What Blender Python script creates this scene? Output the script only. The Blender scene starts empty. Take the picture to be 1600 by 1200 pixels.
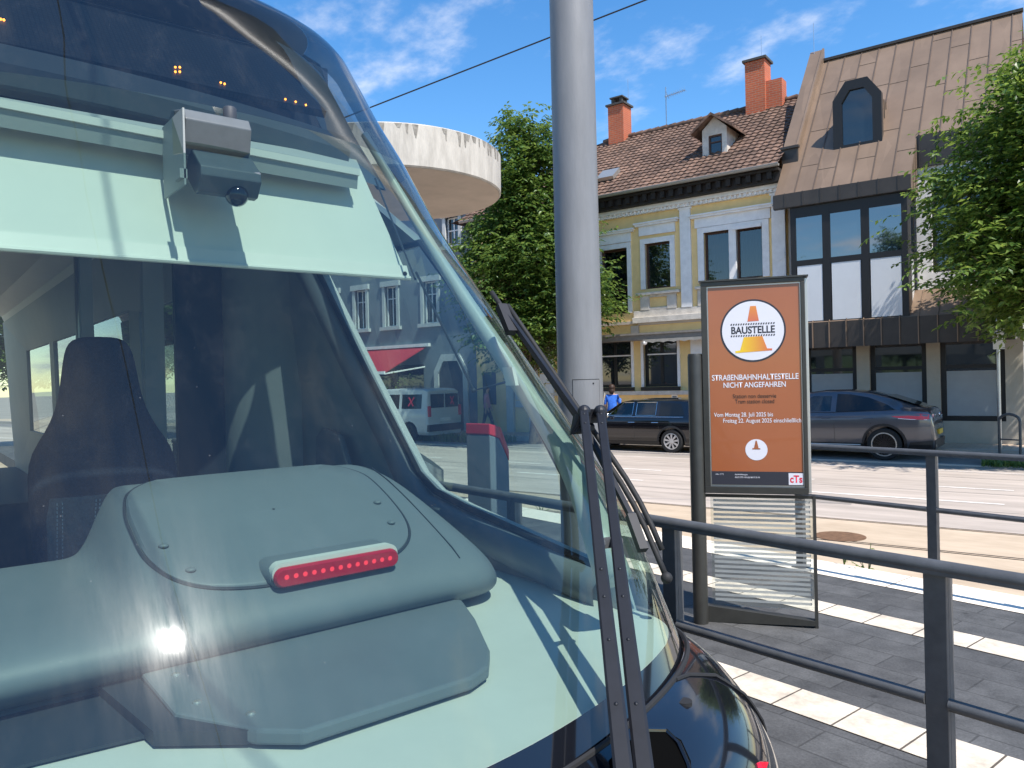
import bpy, bmesh, math, random
import numpy as np
from mathutils import Vector, Matrix

SC = bpy.context.scene
COL = SC.collection
R = math.radians
# ------------------------------------------------------------------ camera, sky, sun, exposure
CAM_H = 1.75
A, RHO, PIT = R(38.6), R(1.4), R(-0.28)
v0 = Vector((-math.cos(A), math.sin(A), 0)); r0 = Vector((math.sin(A), math.cos(A), 0)); u0 = Vector((0, 0, 1))
fw = math.cos(PIT)*v0 + math.sin(PIT)*u0
uu = -math.sin(PIT)*v0 + math.cos(PIT)*u0
cr = math.cos(RHO)*r0 - math.sin(RHO)*uu
cu = math.sin(RHO)*r0 + math.cos(RHO)*uu
cd = bpy.data.cameras.new('camera'); cam = bpy.data.objects.new('camera', cd); COL.objects.link(cam)
M = Matrix(((cr.x, cu.x, -fw.x, 0), (cr.y, cu.y, -fw.y, 0), (cr.z, cu.z, -fw.z, CAM_H), (0, 0, 0, 1)))
cam.matrix_world = M
cd.sensor_width = 36; cd.lens = 1202/1600*36; cd.clip_start = .05; cd.clip_end = 2000
SC.camera = cam

SUN_EL = 57
world = bpy.data.worlds.new('World'); SC.world = world; world.use_nodes = True
nt = world.node_tree; nt.nodes.clear()
def wn(t, **k):
    n = nt.nodes.new(t)
    for a, b in k.items(): setattr(n, a, b)
    return n
sky = wn('ShaderNodeTexSky', sky_type='NISHITA', sun_disc=False, sun_elevation=R(SUN_EL), sun_rotation=R(90), air_density=1.0, dust_density=.05, ozone_density=2.2)
hsv = wn('ShaderNodeHueSaturation'); hsv.inputs['Saturation'].default_value = 1.3; hsv.inputs['Value'].default_value = 1.3
nt.links.new(sky.outputs[0], hsv.inputs['Color'])
tc = wn('ShaderNodeTexCoord'); sep = wn('ShaderNodeSeparateXYZ'); nt.links.new(tc.outputs['Generated'], sep.inputs[0])
mz = wn('ShaderNodeMath', operation='ADD'); mz.inputs[1].default_value = .18; nt.links.new(sep.outputs['Z'], mz.inputs[0])
dx = wn('ShaderNodeMath', operation='DIVIDE'); dy = wn('ShaderNodeMath', operation='DIVIDE')
nt.links.new(sep.outputs['X'], dx.inputs[0]); nt.links.new(mz.outputs[0], dx.inputs[1])
nt.links.new(sep.outputs['Y'], dy.inputs[0]); nt.links.new(mz.outputs[0], dy.inputs[1])
cmb = wn('ShaderNodeCombineXYZ'); nt.links.new(dx.outputs[0], cmb.inputs[0]); nt.links.new(dy.outputs[0], cmb.inputs[1])
mp = wn('ShaderNodeMapping'); mp.inputs['Location'].default_value = (15.43, 9.89, 6.3); mp.inputs['Scale'].default_value = (1.0, 1.25, 1)
nt.links.new(cmb.outputs[0], mp.inputs[0])
n1 = wn('ShaderNodeTexNoise'); n1.inputs['Scale'].default_value = 2.3; n1.inputs['Detail'].default_value = 9; n1.inputs['Roughness'].default_value = .6
n2 = wn('ShaderNodeTexNoise'); n2.inputs['Scale'].default_value = .8; n2.inputs['Detail'].default_value = 3
nt.links.new(mp.outputs[0], n1.inputs['Vector']); nt.links.new(mp.outputs[0], n2.inputs['Vector'])
ad = wn('ShaderNodeMath', operation='MULTIPLY_ADD'); ad.inputs[1].default_value = .55; ad.use_clamp = False
nt.links.new(n2.outputs[0], ad.inputs[0]); nt.links.new(n1.outputs[0], ad.inputs[2])
cl = wn('ShaderNodeValToRGB'); cl.color_ramp.interpolation = 'EASE'; cl.color_ramp.elements[0].position = .08; cl.color_ramp.elements[1].position = 1.0
rg = wn('ShaderNodeMapRange'); rg.inputs['From Min'].default_value = .772; rg.inputs['From Max'].default_value = 1.05; nt.links.new(ad.outputs[0], rg.inputs[0]); nt.links.new(rg.outputs[0], cl.inputs[0])
cf = wn('ShaderNodeMath', operation='MULTIPLY'); cf.inputs[1].default_value = .85; nt.links.new(cl.outputs[0], cf.inputs[0])
mx = wn('ShaderNodeMix', data_type='RGBA'); nt.links.new(cf.outputs[0], mx.inputs['Factor'])
nt.links.new(hsv.outputs[0], mx.inputs['A']); mx.inputs['B'].default_value = (6.2, 6.4, 6.9, 1)
bg = wn('ShaderNodeBackground'); bg.inputs['Strength'].default_value = .12
nt.links.new(mx.outputs['Result'], bg.inputs['Color'])
wo = wn('ShaderNodeOutputWorld'); nt.links.new(bg.outputs[0], wo.inputs['Surface'])

sd = bpy.data.lights.new('sun', 'SUN'); sd.energy = 5.0; sd.angle = R(.53); sd.color = (1, .95, .88)
sun = bpy.data.objects.new('sun', sd); COL.objects.link(sun)
SUN_AZ = R(-3)
sdir = Vector((math.cos(SUN_AZ)*math.cos(R(SUN_EL)), math.sin(SUN_AZ)*math.cos(R(SUN_EL)), math.sin(R(SUN_EL))))
sun.rotation_euler = sdir.to_track_quat('Z', 'Y').to_euler(); sun.location = (20, 0, 30)
SC.view_settings.view_transform = 'Standard'; SC.view_settings.look = 'None'
SC.view_settings.exposure = .58; SC.view_settings.gamma = 1
SC.cycles.max_bounces = 10; SC.cycles.transparent_max_bounces = 24; SC.cycles.sample_clamp_indirect = 6
SC.cycles.use_denoising = True
SC.cycles.caustics_reflective = False; SC.cycles.caustics_refractive = False

# ------------------------------------------------------------------ helpers
def at(px, py, f):                      # a point f metres in front of the camera plane (measured from the photograph)
    d = fw + (px-800)/1202*cr - (py-600)/1202*cu
    return Vector((0, 0, CAM_H)) + d*f

class MB:
    def __init__(s): s.v = []; s.f = []; s.m = []; s.cm = 0
    def add(s, vs, fs):
        b = len(s.v); s.v += [tuple(v) for v in vs]
        for f in fs: s.f.append(tuple(b+i for i in f)); s.m.append(s.cm)
        return s
    def box(s, x0, x1, y0, y1, z0, z1):
        return s.add([(x0,y0,z0),(x1,y0,z0),(x1,y1,z0),(x0,y1,z0),(x0,y0,z1),(x1,y0,z1),(x1,y1,z1),(x0,y1,z1)],
                     [(0,3,2,1),(4,5,6,7),(0,1,5,4),(1,2,6,5),(2,3,7,6),(3,0,4,7)])
    def hexa(s, p):                     # eight corners, bottom ring then top ring
        return s.add(p, [(0,3,2,1),(4,5,6,7),(0,1,5,4),(1,2,6,5),(2,3,7,6),(3,0,4,7)])
    def prism(s, poly, fn, a, b):       # poly of 2-D points, fn(u, v, t) -> xyz
        n = len(poly)
        return s.add([fn(u, v, a) for u, v in poly]+[fn(u, v, b) for u, v in poly],
                     [tuple(range(n))[::-1], tuple(range(n, 2*n))]+[(i, (i+1) % n, n+(i+1) % n, n+i) for i in range(n)])
    def grid(s, rows, closed=False):
        n = len(rows[0]); vs = [p for r in rows for p in r]; fs = []
        for i in range(len(rows)-1):
            for j in range(n if closed else n-1):
                k = (j+1) % n
                fs.append((i*n+j, i*n+k, (i+1)*n+k, (i+1)*n+j))
        return s.add(vs, fs)
    def loft(s, rows):                  # closed rings with end caps
        n = len(rows[0]); s.grid(rows, True); b = len(s.v)-n*len(rows)
        s.f += [tuple(b+i for i in range(n))[::-1], tuple(b+n*(len(rows)-1)+i for i in range(n))]; s.m += [s.cm, s.cm]
        return s
    def bar(s, p, q, w, h=None, up=(0, 0, 1)):
        p, q = Vector(p), Vector(q); h = h or w
        d = (q-p).normalized(); a = d.cross(Vector(up))
        a = a.normalized() if a.length > 1e-4 else d.cross(Vector((1, 0, 0))).normalized()
        b = a.cross(d)
        r = [(-w/2, -h/2), (w/2, -h/2), (w/2, h/2), (-w/2, h/2)]
        return s.hexa([p+a*x+b*y for x, y in r]+[q+a*x+b*y for x, y in r])
    def tube(s, pts, r, n=10, caps=True):
        pts = [Vector(p) for p in pts]; rs = r if isinstance(r, (list, tuple)) else [r]*len(pts); rows = []
        up = None
        for i, p in enumerate(pts):
            d = (pts[min(i+1, len(pts)-1)]-pts[max(i-1, 0)]).normalized()
            if up is None: up = d.orthogonal().normalized()
            a = (up-d*up.dot(d)).normalized(); up = a; b = d.cross(a)
            rows.append([p+(a*math.cos(2*math.pi*k/n)+b*math.sin(2*math.pi*k/n))*rs[i] for k in range(n)])
        return s.loft(rows) if caps else s.grid(rows, True)
    def lathe(s, prof, c=(0, 0, 0), ax='z', n=32, caps=True):
        rows = []
        for r, h in prof:
            row = []
            for k in range(n):
                t = 2*math.pi*k/n; x, y = r*math.cos(t), r*math.sin(t)
                p = {'z': (x, y, h), 'y': (x, h, y), 'x': (h, x, y)}[ax]
                row.append((c[0]+p[0], c[1]+p[1], c[2]+p[2]))
            rows.append(row)
        return s.loft(rows) if caps else s.grid(rows+[rows[0]], True)
    def dome(s, c, r, n=12, sq=(1, 1, 1)):
        prof = []
        for i in range(n+1):
            t = math.pi*i/n
            prof.append((max(r*math.sin(t), 1e-4), -r*math.cos(t)))
        b = len(s.v); s.lathe(prof, (0, 0, 0), 'z', 16)
        s.v[b:] = [(c[0]+x*sq[0], c[1]+y*sq[1], c[2]+z*sq[2]) for x, y, z in s.v[b:]]
        return s

def obj(name, mb, mat, parent=None, smooth=False, world=False, bevel=0, label=None):
    vs = mb.v
    if world and parent is not None:
        root = parent
        chain = []
        while root is not None: chain.append(root); root = root.parent
        top = chain[-1]; mi = (Matrix.Translation(top.location) @ Matrix.Rotation(top.rotation_euler.z, 4, 'Z')).inverted()
        vs = [tuple(mi @ Vector(v)) for v in vs]
    me = bpy.data.meshes.new(name); me.from_pydata(vs, [], mb.f)
    mats = mat if isinstance(mat, (list, tuple)) else [mat]
    for m in mats: me.materials.append(m)
    if len(mats) > 1: me.polygons.foreach_set('material_index', mb.m)
    bm = bmesh.new(); bm.from_mesh(me); bmesh.ops.recalc_face_normals(bm, faces=bm.faces); bm.to_mesh(me); bm.free()
    if smooth:
        for p in me.polygons: p.use_smooth = True
        if smooth != 'all': me.set_sharp_from_angle(angle=R(smooth if smooth is not True and smooth > 1 else 40))
    me.update()
    o = bpy.data.objects.new(name, me); COL.objects.link(o)
    if parent is not None: o.parent = parent
    if bevel:
        b = o.modifiers.new('bevel', 'BEVEL'); b.width = bevel; b.segments = 2; b.limit_method = 'ANGLE'
    if label: o['label'] = label
    return o

def tag(o, label, cat, group=None):
    o['label'] = label; o['category'] = cat
    if group: o['group'] = group
    return o
def thing(name, label, cat, loc=(0, 0, 0), rotz=0, group=None):
    o = bpy.data.objects.new(name, None); COL.objects.link(o); o.empty_display_size = .2
    o.location = loc; o.rotation_euler = (0, 0, rotz)
    return tag(o, label, cat, group)
def struct(name, mb, mat, **k):
    o = obj(name, mb, mat, **k); o['kind'] = 'structure'; return o
def dup(root, loc, rotz, label, group=None, scale=None):
    r = root.copy(); COL.objects.link(r); r.location = loc; r.rotation_euler = (0, 0, rotz); r['label'] = label
    if group: r['group'] = group
    if scale: r.scale = scale
    for ch in list(root.children):
        c = ch.copy(); COL.objects.link(c); c.parent = r
        for g in list(ch.children):
            d = g.copy(); COL.objects.link(d); d.parent = c
    return r

# ------------------------------------------------------------------ materials
def pmat(name, col, rough=.5, metal=0, var=.0, vscale=8, bump=0, bscale=60, spec=.5, coat=0, ior=1.45, stretch=None, col2=None, cells=None):
    m = bpy.data.materials.new(name); m.use_nodes = True; n = m.node_tree; b = n.nodes['Principled BSDF']
    b.inputs['Base Color'].default_value = (*col, 1); b.inputs['Roughness'].default_value = rough; b.inputs['Metallic'].default_value = metal
    b.inputs['IOR'].default_value = ior
    b.inputs['Specular IOR Level'].default_value = spec; b.inputs['Coat Weight'].default_value = coat; b.inputs['Coat Roughness'].default_value = .03
    t = n.nodes.new('ShaderNodeTexCoord'); vec = t.outputs['Object']
    if stretch:
        mp = n.nodes.new('ShaderNodeMapping'); mp.inputs['Scale'].default_value = stretch; n.links.new(vec, mp.inputs[0]); vec = mp.outputs[0]
    if var or col2:
        z = n.nodes.new('ShaderNodeTexNoise'); z.inputs['Scale'].default_value = vscale; z.inputs['Detail'].default_value = 6; z.inputs['Roughness'].default_value = .65
        n.links.new(vec, z.inputs['Vector'])
        rp = n.nodes.new('ShaderNodeValToRGB'); n.links.new(z.outputs[0], rp.inputs[0])
        rp.color_ramp.elements[0].position = .32; rp.color_ramp.elements[1].position = .68
        c2 = col2 or tuple(min(1, c*(1+var)) for c in col)
        rp.color_ramp.elements[0].color = (*(tuple(c*(1-var) for c in col)), 1); rp.color_ramp.elements[1].color = (*c2, 1)
        n.links.new(rp.outputs[0], b.inputs['Base Color'])
        if cells:
            vo = n.nodes.new('ShaderNodeTexVoronoi'); vo.inputs['Scale'].default_value = 1; mpc = n.nodes.new('ShaderNodeMapping'); mpc.inputs['Scale'].default_value = cells[0]; n.links.new(t.outputs['Object'], mpc.inputs[0]); n.links.new(mpc.outputs[0], vo.inputs['Vector'])
            sc_ = n.nodes.new('ShaderNodeSeparateColor'); n.links.new(vo.outputs['Color'], sc_.inputs[0])
            mr = n.nodes.new('ShaderNodeMapRange'); mr.inputs['To Min'].default_value = 1-cells[1]; mr.inputs['To Max'].default_value = 1+cells[1]; n.links.new(sc_.outputs[0], mr.inputs[0])
            zl = n.nodes.new('ShaderNodeTexNoise'); zl.inputs['Scale'].default_value = .7; zl.inputs['Detail'].default_value = 5; n.links.new(t.outputs['Object'], zl.inputs['Vector'])
            ml = n.nodes.new('ShaderNodeMapRange'); ml.inputs['From Min'].default_value = .3; ml.inputs['From Max'].default_value = .7; ml.inputs['To Min'].default_value = 1-cells[1]; ml.inputs['To Max'].default_value = 1+cells[1]*.6; n.links.new(zl.outputs[0], ml.inputs[0])
            pm = n.nodes.new('ShaderNodeMath'); pm.operation = 'MULTIPLY'; n.links.new(mr.outputs[0], pm.inputs[0]); n.links.new(ml.outputs[0], pm.inputs[1])
            mu = n.nodes.new('ShaderNodeMix'); mu.data_type = 'RGBA'; mu.blend_type = 'MULTIPLY'; mu.inputs['Factor'].default_value = 1; n.links.new(rp.outputs[0], mu.inputs['A']); n.links.new(pm.outputs[0], mu.inputs['B']); n.links.new(mu.outputs['Result'], b.inputs['Base Color'])
    if bump:
        z2 = n.nodes.new('ShaderNodeTexNoise'); z2.inputs['Scale'].default_value = bscale; z2.inputs['Detail'].default_value = 4; n.links.new(vec, z2.inputs['Vector'])
        bp = n.nodes.new('ShaderNodeBump'); bp.inputs['Strength'].default_value = bump; bp.inputs['Distance'].default_value = .02
        n.links.new(z2.outputs[0], bp.inputs['Height']); n.links.new(bp.outputs[0], b.inputs['Normal'])
    return m

def brickmat(name, c1, c2, mortar, bw, rh, ms=.01, rot=0, rough=.8, offset=.5, axes=None, grain=.25, bump=.3, gscale=60, loc=(0, 0, 0), sscale=1.4, spots=0):
    m = bpy.data.materials.new(name); m.use_nodes = True; n = m.node_tree; b = n.nodes['Principled BSDF']
    b.inputs['Roughness'].default_value = rough
    t = n.nodes.new('ShaderNodeTexCoord'); mp = n.nodes.new('ShaderNodeMapping'); mp.inputs['Rotation'].default_value = axes or (0, 0, rot); mp.inputs['Location'].default_value = loc
    n.links.new(t.outputs['Object'], mp.inputs[0])
    k = n.nodes.new('ShaderNodeTexBrick'); k.offset = offset; n.links.new(mp.outputs[0], k.inputs['Vector'])
    k.inputs['Color1'].default_value = (*c1, 1); k.inputs['Color2'].default_value = (*c2, 1); k.inputs['Mortar'].default_value = (*mortar, 1)
    k.inputs['Scale'].default_value = 1; k.inputs['Brick Width'].default_value = bw; k.inputs['Row Height'].default_value = rh; k.inputs['Mortar Size'].default_value = ms; k.inputs['Mortar Smooth'].default_value = .2
    z = n.nodes.new('ShaderNodeTexNoise'); z.inputs['Scale'].default_value = gscale; z.inputs['Detail'].default_value = 8; z.inputs['Roughness'].default_value = .75; n.links.new(t.outputs['Object'], z.inputs['Vector'])
    z3 = n.nodes.new('ShaderNodeTexNoise'); z3.inputs['Scale'].default_value = sscale; z3.inputs['Detail'].default_value = 5; n.links.new(t.outputs['Object'], z3.inputs['Vector'])
    sm = n.nodes.new('ShaderNodeMath'); sm.operation = 'MULTIPLY_ADD'; sm.inputs[1].default_value = .6; n.links.new(z3.outputs[0], sm.inputs[0]); n.links.new(z.outputs[0], sm.inputs[2])
    mr = n.nodes.new('ShaderNodeMapRange'); mr.inputs['From Min'].default_value = .5; mr.inputs['From Max'].default_value = 1.1; mr.inputs['To Min'].default_value = 1-grain; mr.inputs['To Max'].default_value = 1+grain
    n.links.new(sm.outputs[0], mr.inputs[0])
    if spots:
        vo = n.nodes.new('ShaderNodeTexVoronoi'); vo.inputs['Scale'].default_value = spots; n.links.new(t.outputs['Object'], vo.inputs['Vector'])
        m1 = n.nodes.new('ShaderNodeMapRange'); m1.inputs['From Min'].default_value = .05; m1.inputs['From Max'].default_value = .12; m1.inputs['To Min'].default_value = .55; n.links.new(vo.outputs['Distance'], m1.inputs[0])
        z5 = n.nodes.new('ShaderNodeTexNoise'); z5.inputs['Scale'].default_value = 5; z5.inputs['Detail'].default_value = 6; z5.inputs['Roughness'].default_value = .7; n.links.new(t.outputs['Object'], z5.inputs['Vector'])
        m5 = n.nodes.new('ShaderNodeMapRange'); m5.inputs['From Min'].default_value = .35; m5.inputs['From Max'].default_value = .6; m5.inputs['To Min'].default_value = .72; n.links.new(z5.outputs[0], m5.inputs[0])
        m6 = n.nodes.new('ShaderNodeMath'); m6.operation = 'MULTIPLY'; n.links.new(m1.outputs[0], m6.inputs[0]); n.links.new(m5.outputs[0], m6.inputs[1])
        m7 = n.nodes.new('ShaderNodeMath'); m7.operation = 'MULTIPLY'; n.links.new(m6.outputs[0], m7.inputs[0]); n.links.new(mr.outputs[0], m7.inputs[1]); mr = m7
    mul = n.nodes.new('ShaderNodeMix'); mul.data_type = 'RGBA'; mul.blend_type = 'MULTIPLY'; mul.inputs['Factor'].default_value = 1
    n.links.new(k.outputs[0], mul.inputs['A']); n.links.new(mr.outputs[0], mul.inputs['B']); n.links.new(mul.outputs['Result'], b.inputs['Base Color'])
    bp = n.nodes.new('ShaderNodeBump'); bp.inputs['Strength'].default_value = bump; bp.inputs['Distance'].default_value = .01; bp.invert = True
    n.links.new(k.outputs['Fac'], bp.inputs['Height']); n.links.new(bp.outputs[0], b.inputs['Normal'])
    return m

def glassmat(name, tint, f0=.07, rough=0, dirt=0, dscale=(2, 2, .6), haze_rough=0):
    m = bpy.data.materials.new(name); m.use_nodes = True; n = m.node_tree; n.nodes.clear()
    N = n.nodes.new; L = n.links.new
    lw = N('ShaderNodeLayerWeight'); lw.inputs['Blend'].default_value = .5
    pw = N('ShaderNodeMath'); pw.operation = 'POWER'; pw.inputs[1].default_value = 5; L(lw.outputs['Facing'], pw.inputs[0])
    ma = N('ShaderNodeMath'); ma.operation = 'MULTIPLY_ADD'; ma.inputs[1].default_value = 1-f0; ma.inputs[2].default_value = f0; L(pw.outputs[0], ma.inputs[0])
    tr = N('ShaderNodeBsdfTransparent'); tr.inputs[0].default_value = (*tint, 1)
    gl = N('ShaderNodeBsdfGlossy'); gl.inputs['Roughness'].default_value = rough; gl.inputs['Color'].default_value = (1, 1, 1, 1)
    refl = gl.outputs[0]
    if haze_rough:
        g2 = N('ShaderNodeBsdfGlossy'); g2.inputs['Roughness'].default_value = haze_rough
        m2 = N('ShaderNodeMixShader'); L(gl.outputs[0], m2.inputs[1]); L(g2.outputs[0], m2.inputs[2])
        t0 = N('ShaderNodeTexCoord'); p0 = N('ShaderNodeMapping'); p0.inputs['Scale'].default_value = (1.2, 9, 1.2); p0.inputs['Rotation'].default_value = (.5, .2, .3); L(t0.outputs['Object'], p0.inputs[0])
        zn = N('ShaderNodeTexNoise'); zn.inputs['Scale'].default_value = 1.6; zn.inputs['Detail'].default_value = 8; zn.inputs['Roughness'].default_value = .7; L(p0.outputs[0], zn.inputs['Vector'])
        mr = N('ShaderNodeMapRange'); mr.inputs['From Min'].default_value = .35; mr.inputs['From Max'].default_value = .7; mr.inputs['To Min'].default_value = .03; mr.inputs['To Max'].default_value = .22; L(zn.outputs[0], mr.inputs[0]); L(mr.outputs[0], m2.inputs[0])
        g3 = N('ShaderNodeBsdfGlossy'); g3.inputs['Roughness'].default_value = .24; m4 = N('ShaderNodeMixShader')
        mr2 = N('ShaderNodeMath'); mr2.operation = 'MULTIPLY'; mr2.inputs[1].default_value = .5; L(mr.outputs[0], mr2.inputs[0]); L(mr2.outputs[0], m4.inputs[0]); L(m2.outputs[0], m4.inputs[1]); L(g3.outputs[0], m4.inputs[2]); refl = m4.outputs[0]
    mix = N('ShaderNodeMixShader'); L(ma.outputs[0], mix.inputs[0]); L(tr.outputs[0], mix.inputs[1]); L(refl, mix.inputs[2])
    out = N('ShaderNodeOutputMaterial'); res = mix.outputs[0]
    if dirt:
        t = N('ShaderNodeTexCoord'); mp = N('ShaderNodeMapping'); mp.inputs['Scale'].default_value = dscale; L(t.outputs['Object'], mp.inputs[0])
        z = N('ShaderNodeTexNoise'); z.inputs['Scale'].default_value = 3; z.inputs['Detail'].default_value = 10; z.inputs['Roughness'].default_value = .8; L(mp.outputs[0], z.inputs['Vector'])
        rp = N('ShaderNodeMapRange'); rp.inputs['From Min'].default_value = .5; rp.inputs['From Max'].default_value = .78; rp.inputs['To Max'].default_value = dirt; rp.inputs['To Min'].default_value = .0035; L(z.outputs[0], rp.inputs[0])
        z2 = N('ShaderNodeTexVoronoi'); z2.inputs['Scale'].default_value = 38; L(t.outputs['Object'], z2.inputs['Vector'])
        sp = N('ShaderNodeMapRange'); sp.inputs['From Min'].default_value = .085; sp.inputs['From Max'].default_value = .03; sp.inputs['To Max'].default_value = dirt*5; L(z2.outputs['Distance'], sp.inputs[0])
        sp2 = N('ShaderNodeMath'); sp2.operation = 'MULTIPLY'; gt = N('ShaderNodeMath'); gt.operation = 'GREATER_THAN'; gt.inputs[1].default_value = .82
        sv = N('ShaderNodeSeparateColor'); L(z2.outputs['Color'], sv.inputs[0]); L(sv.outputs[0], gt.inputs[0]); L(sp.outputs[0], sp2.inputs[0]); L(gt.outputs[0], sp2.inputs[1])
        sumn = N('ShaderNodeMath'); sumn.operation = 'MAXIMUM'; L(rp.outputs[0], sumn.inputs[0]); L(sp2.outputs[0], sumn.inputs[1])
        df = N('ShaderNodeBsdfDiffuse'); df.inputs[0].default_value = (.75, .74, .7, 1)
        m3 = N('ShaderNodeMixShader'); L(sumn.outputs[0], m3.inputs[0]); L(mix.outputs[0], m3.inputs[1]); L(df.outputs[0], m3.inputs[2]); res = m3.outputs[0]
    L(res, out.inputs[0]); return m

def emit(name, col, s):
    m = bpy.data.materials.new(name); m.use_nodes = True; n = m.node_tree; n.nodes.clear()
    e = n.nodes.new('ShaderNodeEmission'); e.inputs[0].default_value = (*col, 1); e.inputs[1].default_value = s
    o = n.nodes.new('ShaderNodeOutputMaterial'); n.links.new(e.outputs[0], o.inputs[0]); return m

def leafmat(name, c1, c2):
    m = bpy.data.materials.new(name); m.use_nodes = True; n = m.node_tree; b = n.nodes['Principled BSDF']; N = n.nodes.new; L = n.links.new
    g = N('ShaderNodeNewGeometry'); rp = N('ShaderNodeValToRGB'); L(g.outputs['Random Per Island'], rp.inputs[0])
    rp.color_ramp.elements[0].color = (*c1, 1); rp.color_ramp.elements[1].color = (*c2, 1)
    L(rp.outputs[0], b.inputs['Base Color']); b.inputs['Roughness'].default_value = .42
    tl = N('ShaderNodeBsdfTranslucent'); hs = N('ShaderNodeHueSaturation'); hs.inputs['Value'].default_value = 1.8; hs.inputs['Hue'].default_value = .485; L(rp.outputs[0], hs.inputs['Color']); L(hs.outputs[0], tl.inputs[0])
    mx = N('ShaderNodeMixShader'); mx.inputs[0].default_value = .38; L(b.outputs[0], mx.inputs[1]); L(tl.outputs[0], mx.inputs[2])
    L(mx.outputs[0], n.nodes['Material Output'].inputs[0]); return m

def gradmat(name, axis, a, b, ca, cb, rough=.4):
    m = bpy.data.materials.new(name); m.use_nodes = True; n = m.node_tree; p = n.nodes['Principled BSDF']; p.inputs['Roughness'].default_value = rough
    t = n.nodes.new('ShaderNodeTexCoord'); s = n.nodes.new('ShaderNodeSeparateXYZ'); n.links.new(t.outputs['Object'], s.inputs[0])
    mr = n.nodes.new('ShaderNodeMapRange'); mr.inputs['From Min'].default_value = a; mr.inputs['From Max'].default_value = b; n.links.new(s.outputs[axis], mr.inputs[0])
    mx = n.nodes.new('ShaderNodeMix'); mx.data_type = 'RGBA'; mx.inputs['A'].default_value = (*ca, 1); mx.inputs['B'].default_value = (*cb, 1)
    n.links.new(mr.outputs[0], mx.inputs['Factor']); n.links.new(mx.outputs['Result'], p.inputs['Base Color']); return m

asphalt = pmat('asphalt', (.40, .335, .28), .85, var=.16, vscale=1.1, bump=.25, bscale=90, col2=(.50, .42, .355), stretch=(.35, 2.6, 1), cells=((.12, 1.1, 1), .07))
concrete_bed = pmat('concrete_bed', (.47, .36, .25), .85, var=.16, vscale=.9, bump=.25, bscale=70, col2=(.55, .43, .31), stretch=(1, 2.5, 1))
parking = pmat('parking', (.2, .18, .165), .9, var=.2, vscale=3, bump=.5, bscale=60)
sidewalk_m = brickmat('sidewalk_m', (.47, .35, .25), (.52, .40, .29), (.3, .23, .17), .3, .15, .008, rough=.85, grain=.15)
granite = brickmat('granite', (.064, .063, .063), (.094, .093, .092), (.05, .049, .048), .50, .25, .006, rough=.75, grain=.6, bump=.3, gscale=70, sscale=4.5, spots=3.5)
stripe_m = brickmat('stripe_m', (.62, .53, .42), (.70, .61, .49), (.10, .08, .06), .335, .31, .006, offset=0, rough=.8, grain=.3, bump=.3, gscale=14, sscale=3, spots=5)
edge_m = brickmat('edge_m', (.72, .63, .52), (.78, .69, .58), (.2, .16, .12), 1.0, .5, .006, offset=0, rough=.8, grain=.12)
ground_m = pmat('ground_m', (.3, .26, .22), .9, var=.2, vscale=.6)
paint_w = pmat('paint_w', (.66, .6, .54), .7, var=.2, vscale=9)
rail_m = pmat('rail_m', (.10, .085, .075), .4, .6, var=.3, vscale=6)
steel_dk = pmat('steel_dk', (.10, .102, .105), .42, .25, var=.15, vscale=14, bump=.06, bscale=200)
pole_m = pmat('pole_m', (.20, .20, .205), .48, .1, var=.13, vscale=7, bump=.07, bscale=150, stretch=(1, 1, .18))
sign_fr = pmat('sign_fr', (.055, .053, .047), .4, .4, var=.12, vscale=10)
alu = pmat('alu', (.5, .48, .44), .35, .7)
conc = pmat('conc', (.47, .43, .375), .9, var=.22, vscale=7, bump=.4, bscale=30, col2=(.54, .50, .44), stretch=(1, 1, .22))
conc_under = pmat('conc_under', (.46, .40, .345), .9, var=.1, vscale=2)
black_gloss = pmat('black_gloss', (.006, .007, .010), .09, spec=.5, coat=.6)
recess_shade_m = pmat('recess_shade_m', (.002, .002, .002), 1, spec=.05)  # near-black colour standing in for the shade inside the wiper recess
black_mat = pmat('black_mat', (.012, .012, .013), .5)
rubber = pmat('rubber', (.015, .015, .016), .7)
wiper_m = pmat('wiper_m', (.008, .009, .013), .5, .1, var=.2, vscale=20)
white_pl = pmat('white_pl', (.72, .70, .64), .5, var=.03, vscale=4)
dash_lt = pmat('dash_lt', (.67, .66, .60), .55, var=.04, vscale=3, bump=.03, bscale=400)
cam_gr = pmat('cam_gr', (.085, .10, .11), .45, var=.08, vscale=20)
pillar_m = pmat('pillar_m', (.46, .49, .45), .4, var=.05, vscale=4)
dash_gr = pmat('dash_gr', (.165, .187, .205), .5, var=.05, vscale=3, bump=.04, bscale=500)
int_gr = pmat('int_gr', (.31, .33, .32), .55, var=.05, vscale=2)
liner_m = pmat('liner_m', (.15, .19, .23), .6, var=.05)
int_dk = pmat('int_dk', (.035, .042, .055), .6)
fabric = pmat('fabric', (.028, .036, .06), .95, var=.35, vscale=90, bump=.4, bscale=300)
fabric2 = pmat('fabric2', (.14, .15, .165), .95, var=.25, vscale=90, bump=.3, bscale=300)
thread = pmat('thread', (.5, .5, .5), .8)
red_lens = pmat('red_lens', (.55, .01, .03), .12, coat=.5)
red_led = emit('red_led', (1, .05, .08), 1.2)
led_m = emit('led_m', (1, .28, .03), 9)
blind_m = pmat('blind_m', (.69, .69, .63), .8, var=.02, vscale=5, bump=.05, bscale=400)
wind_glass = glassmat('wind_glass', (.55, .662, .625), .055, 0, .016, (2.2, 2.2, .5), .07)
film_glass = glassmat('film_glass', (.30, .36, .38), .08, 0, .02, (2.2, 2.2, .5), .07)
saloon_glass = glassmat('saloon_glass', (.36, .46, .46), .06)
side_glass = glassmat('side_glass', (.78, .9, .90), .06)
clear_glass = glassmat('clear_glass', (.90, .93, .92), .05)
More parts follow.
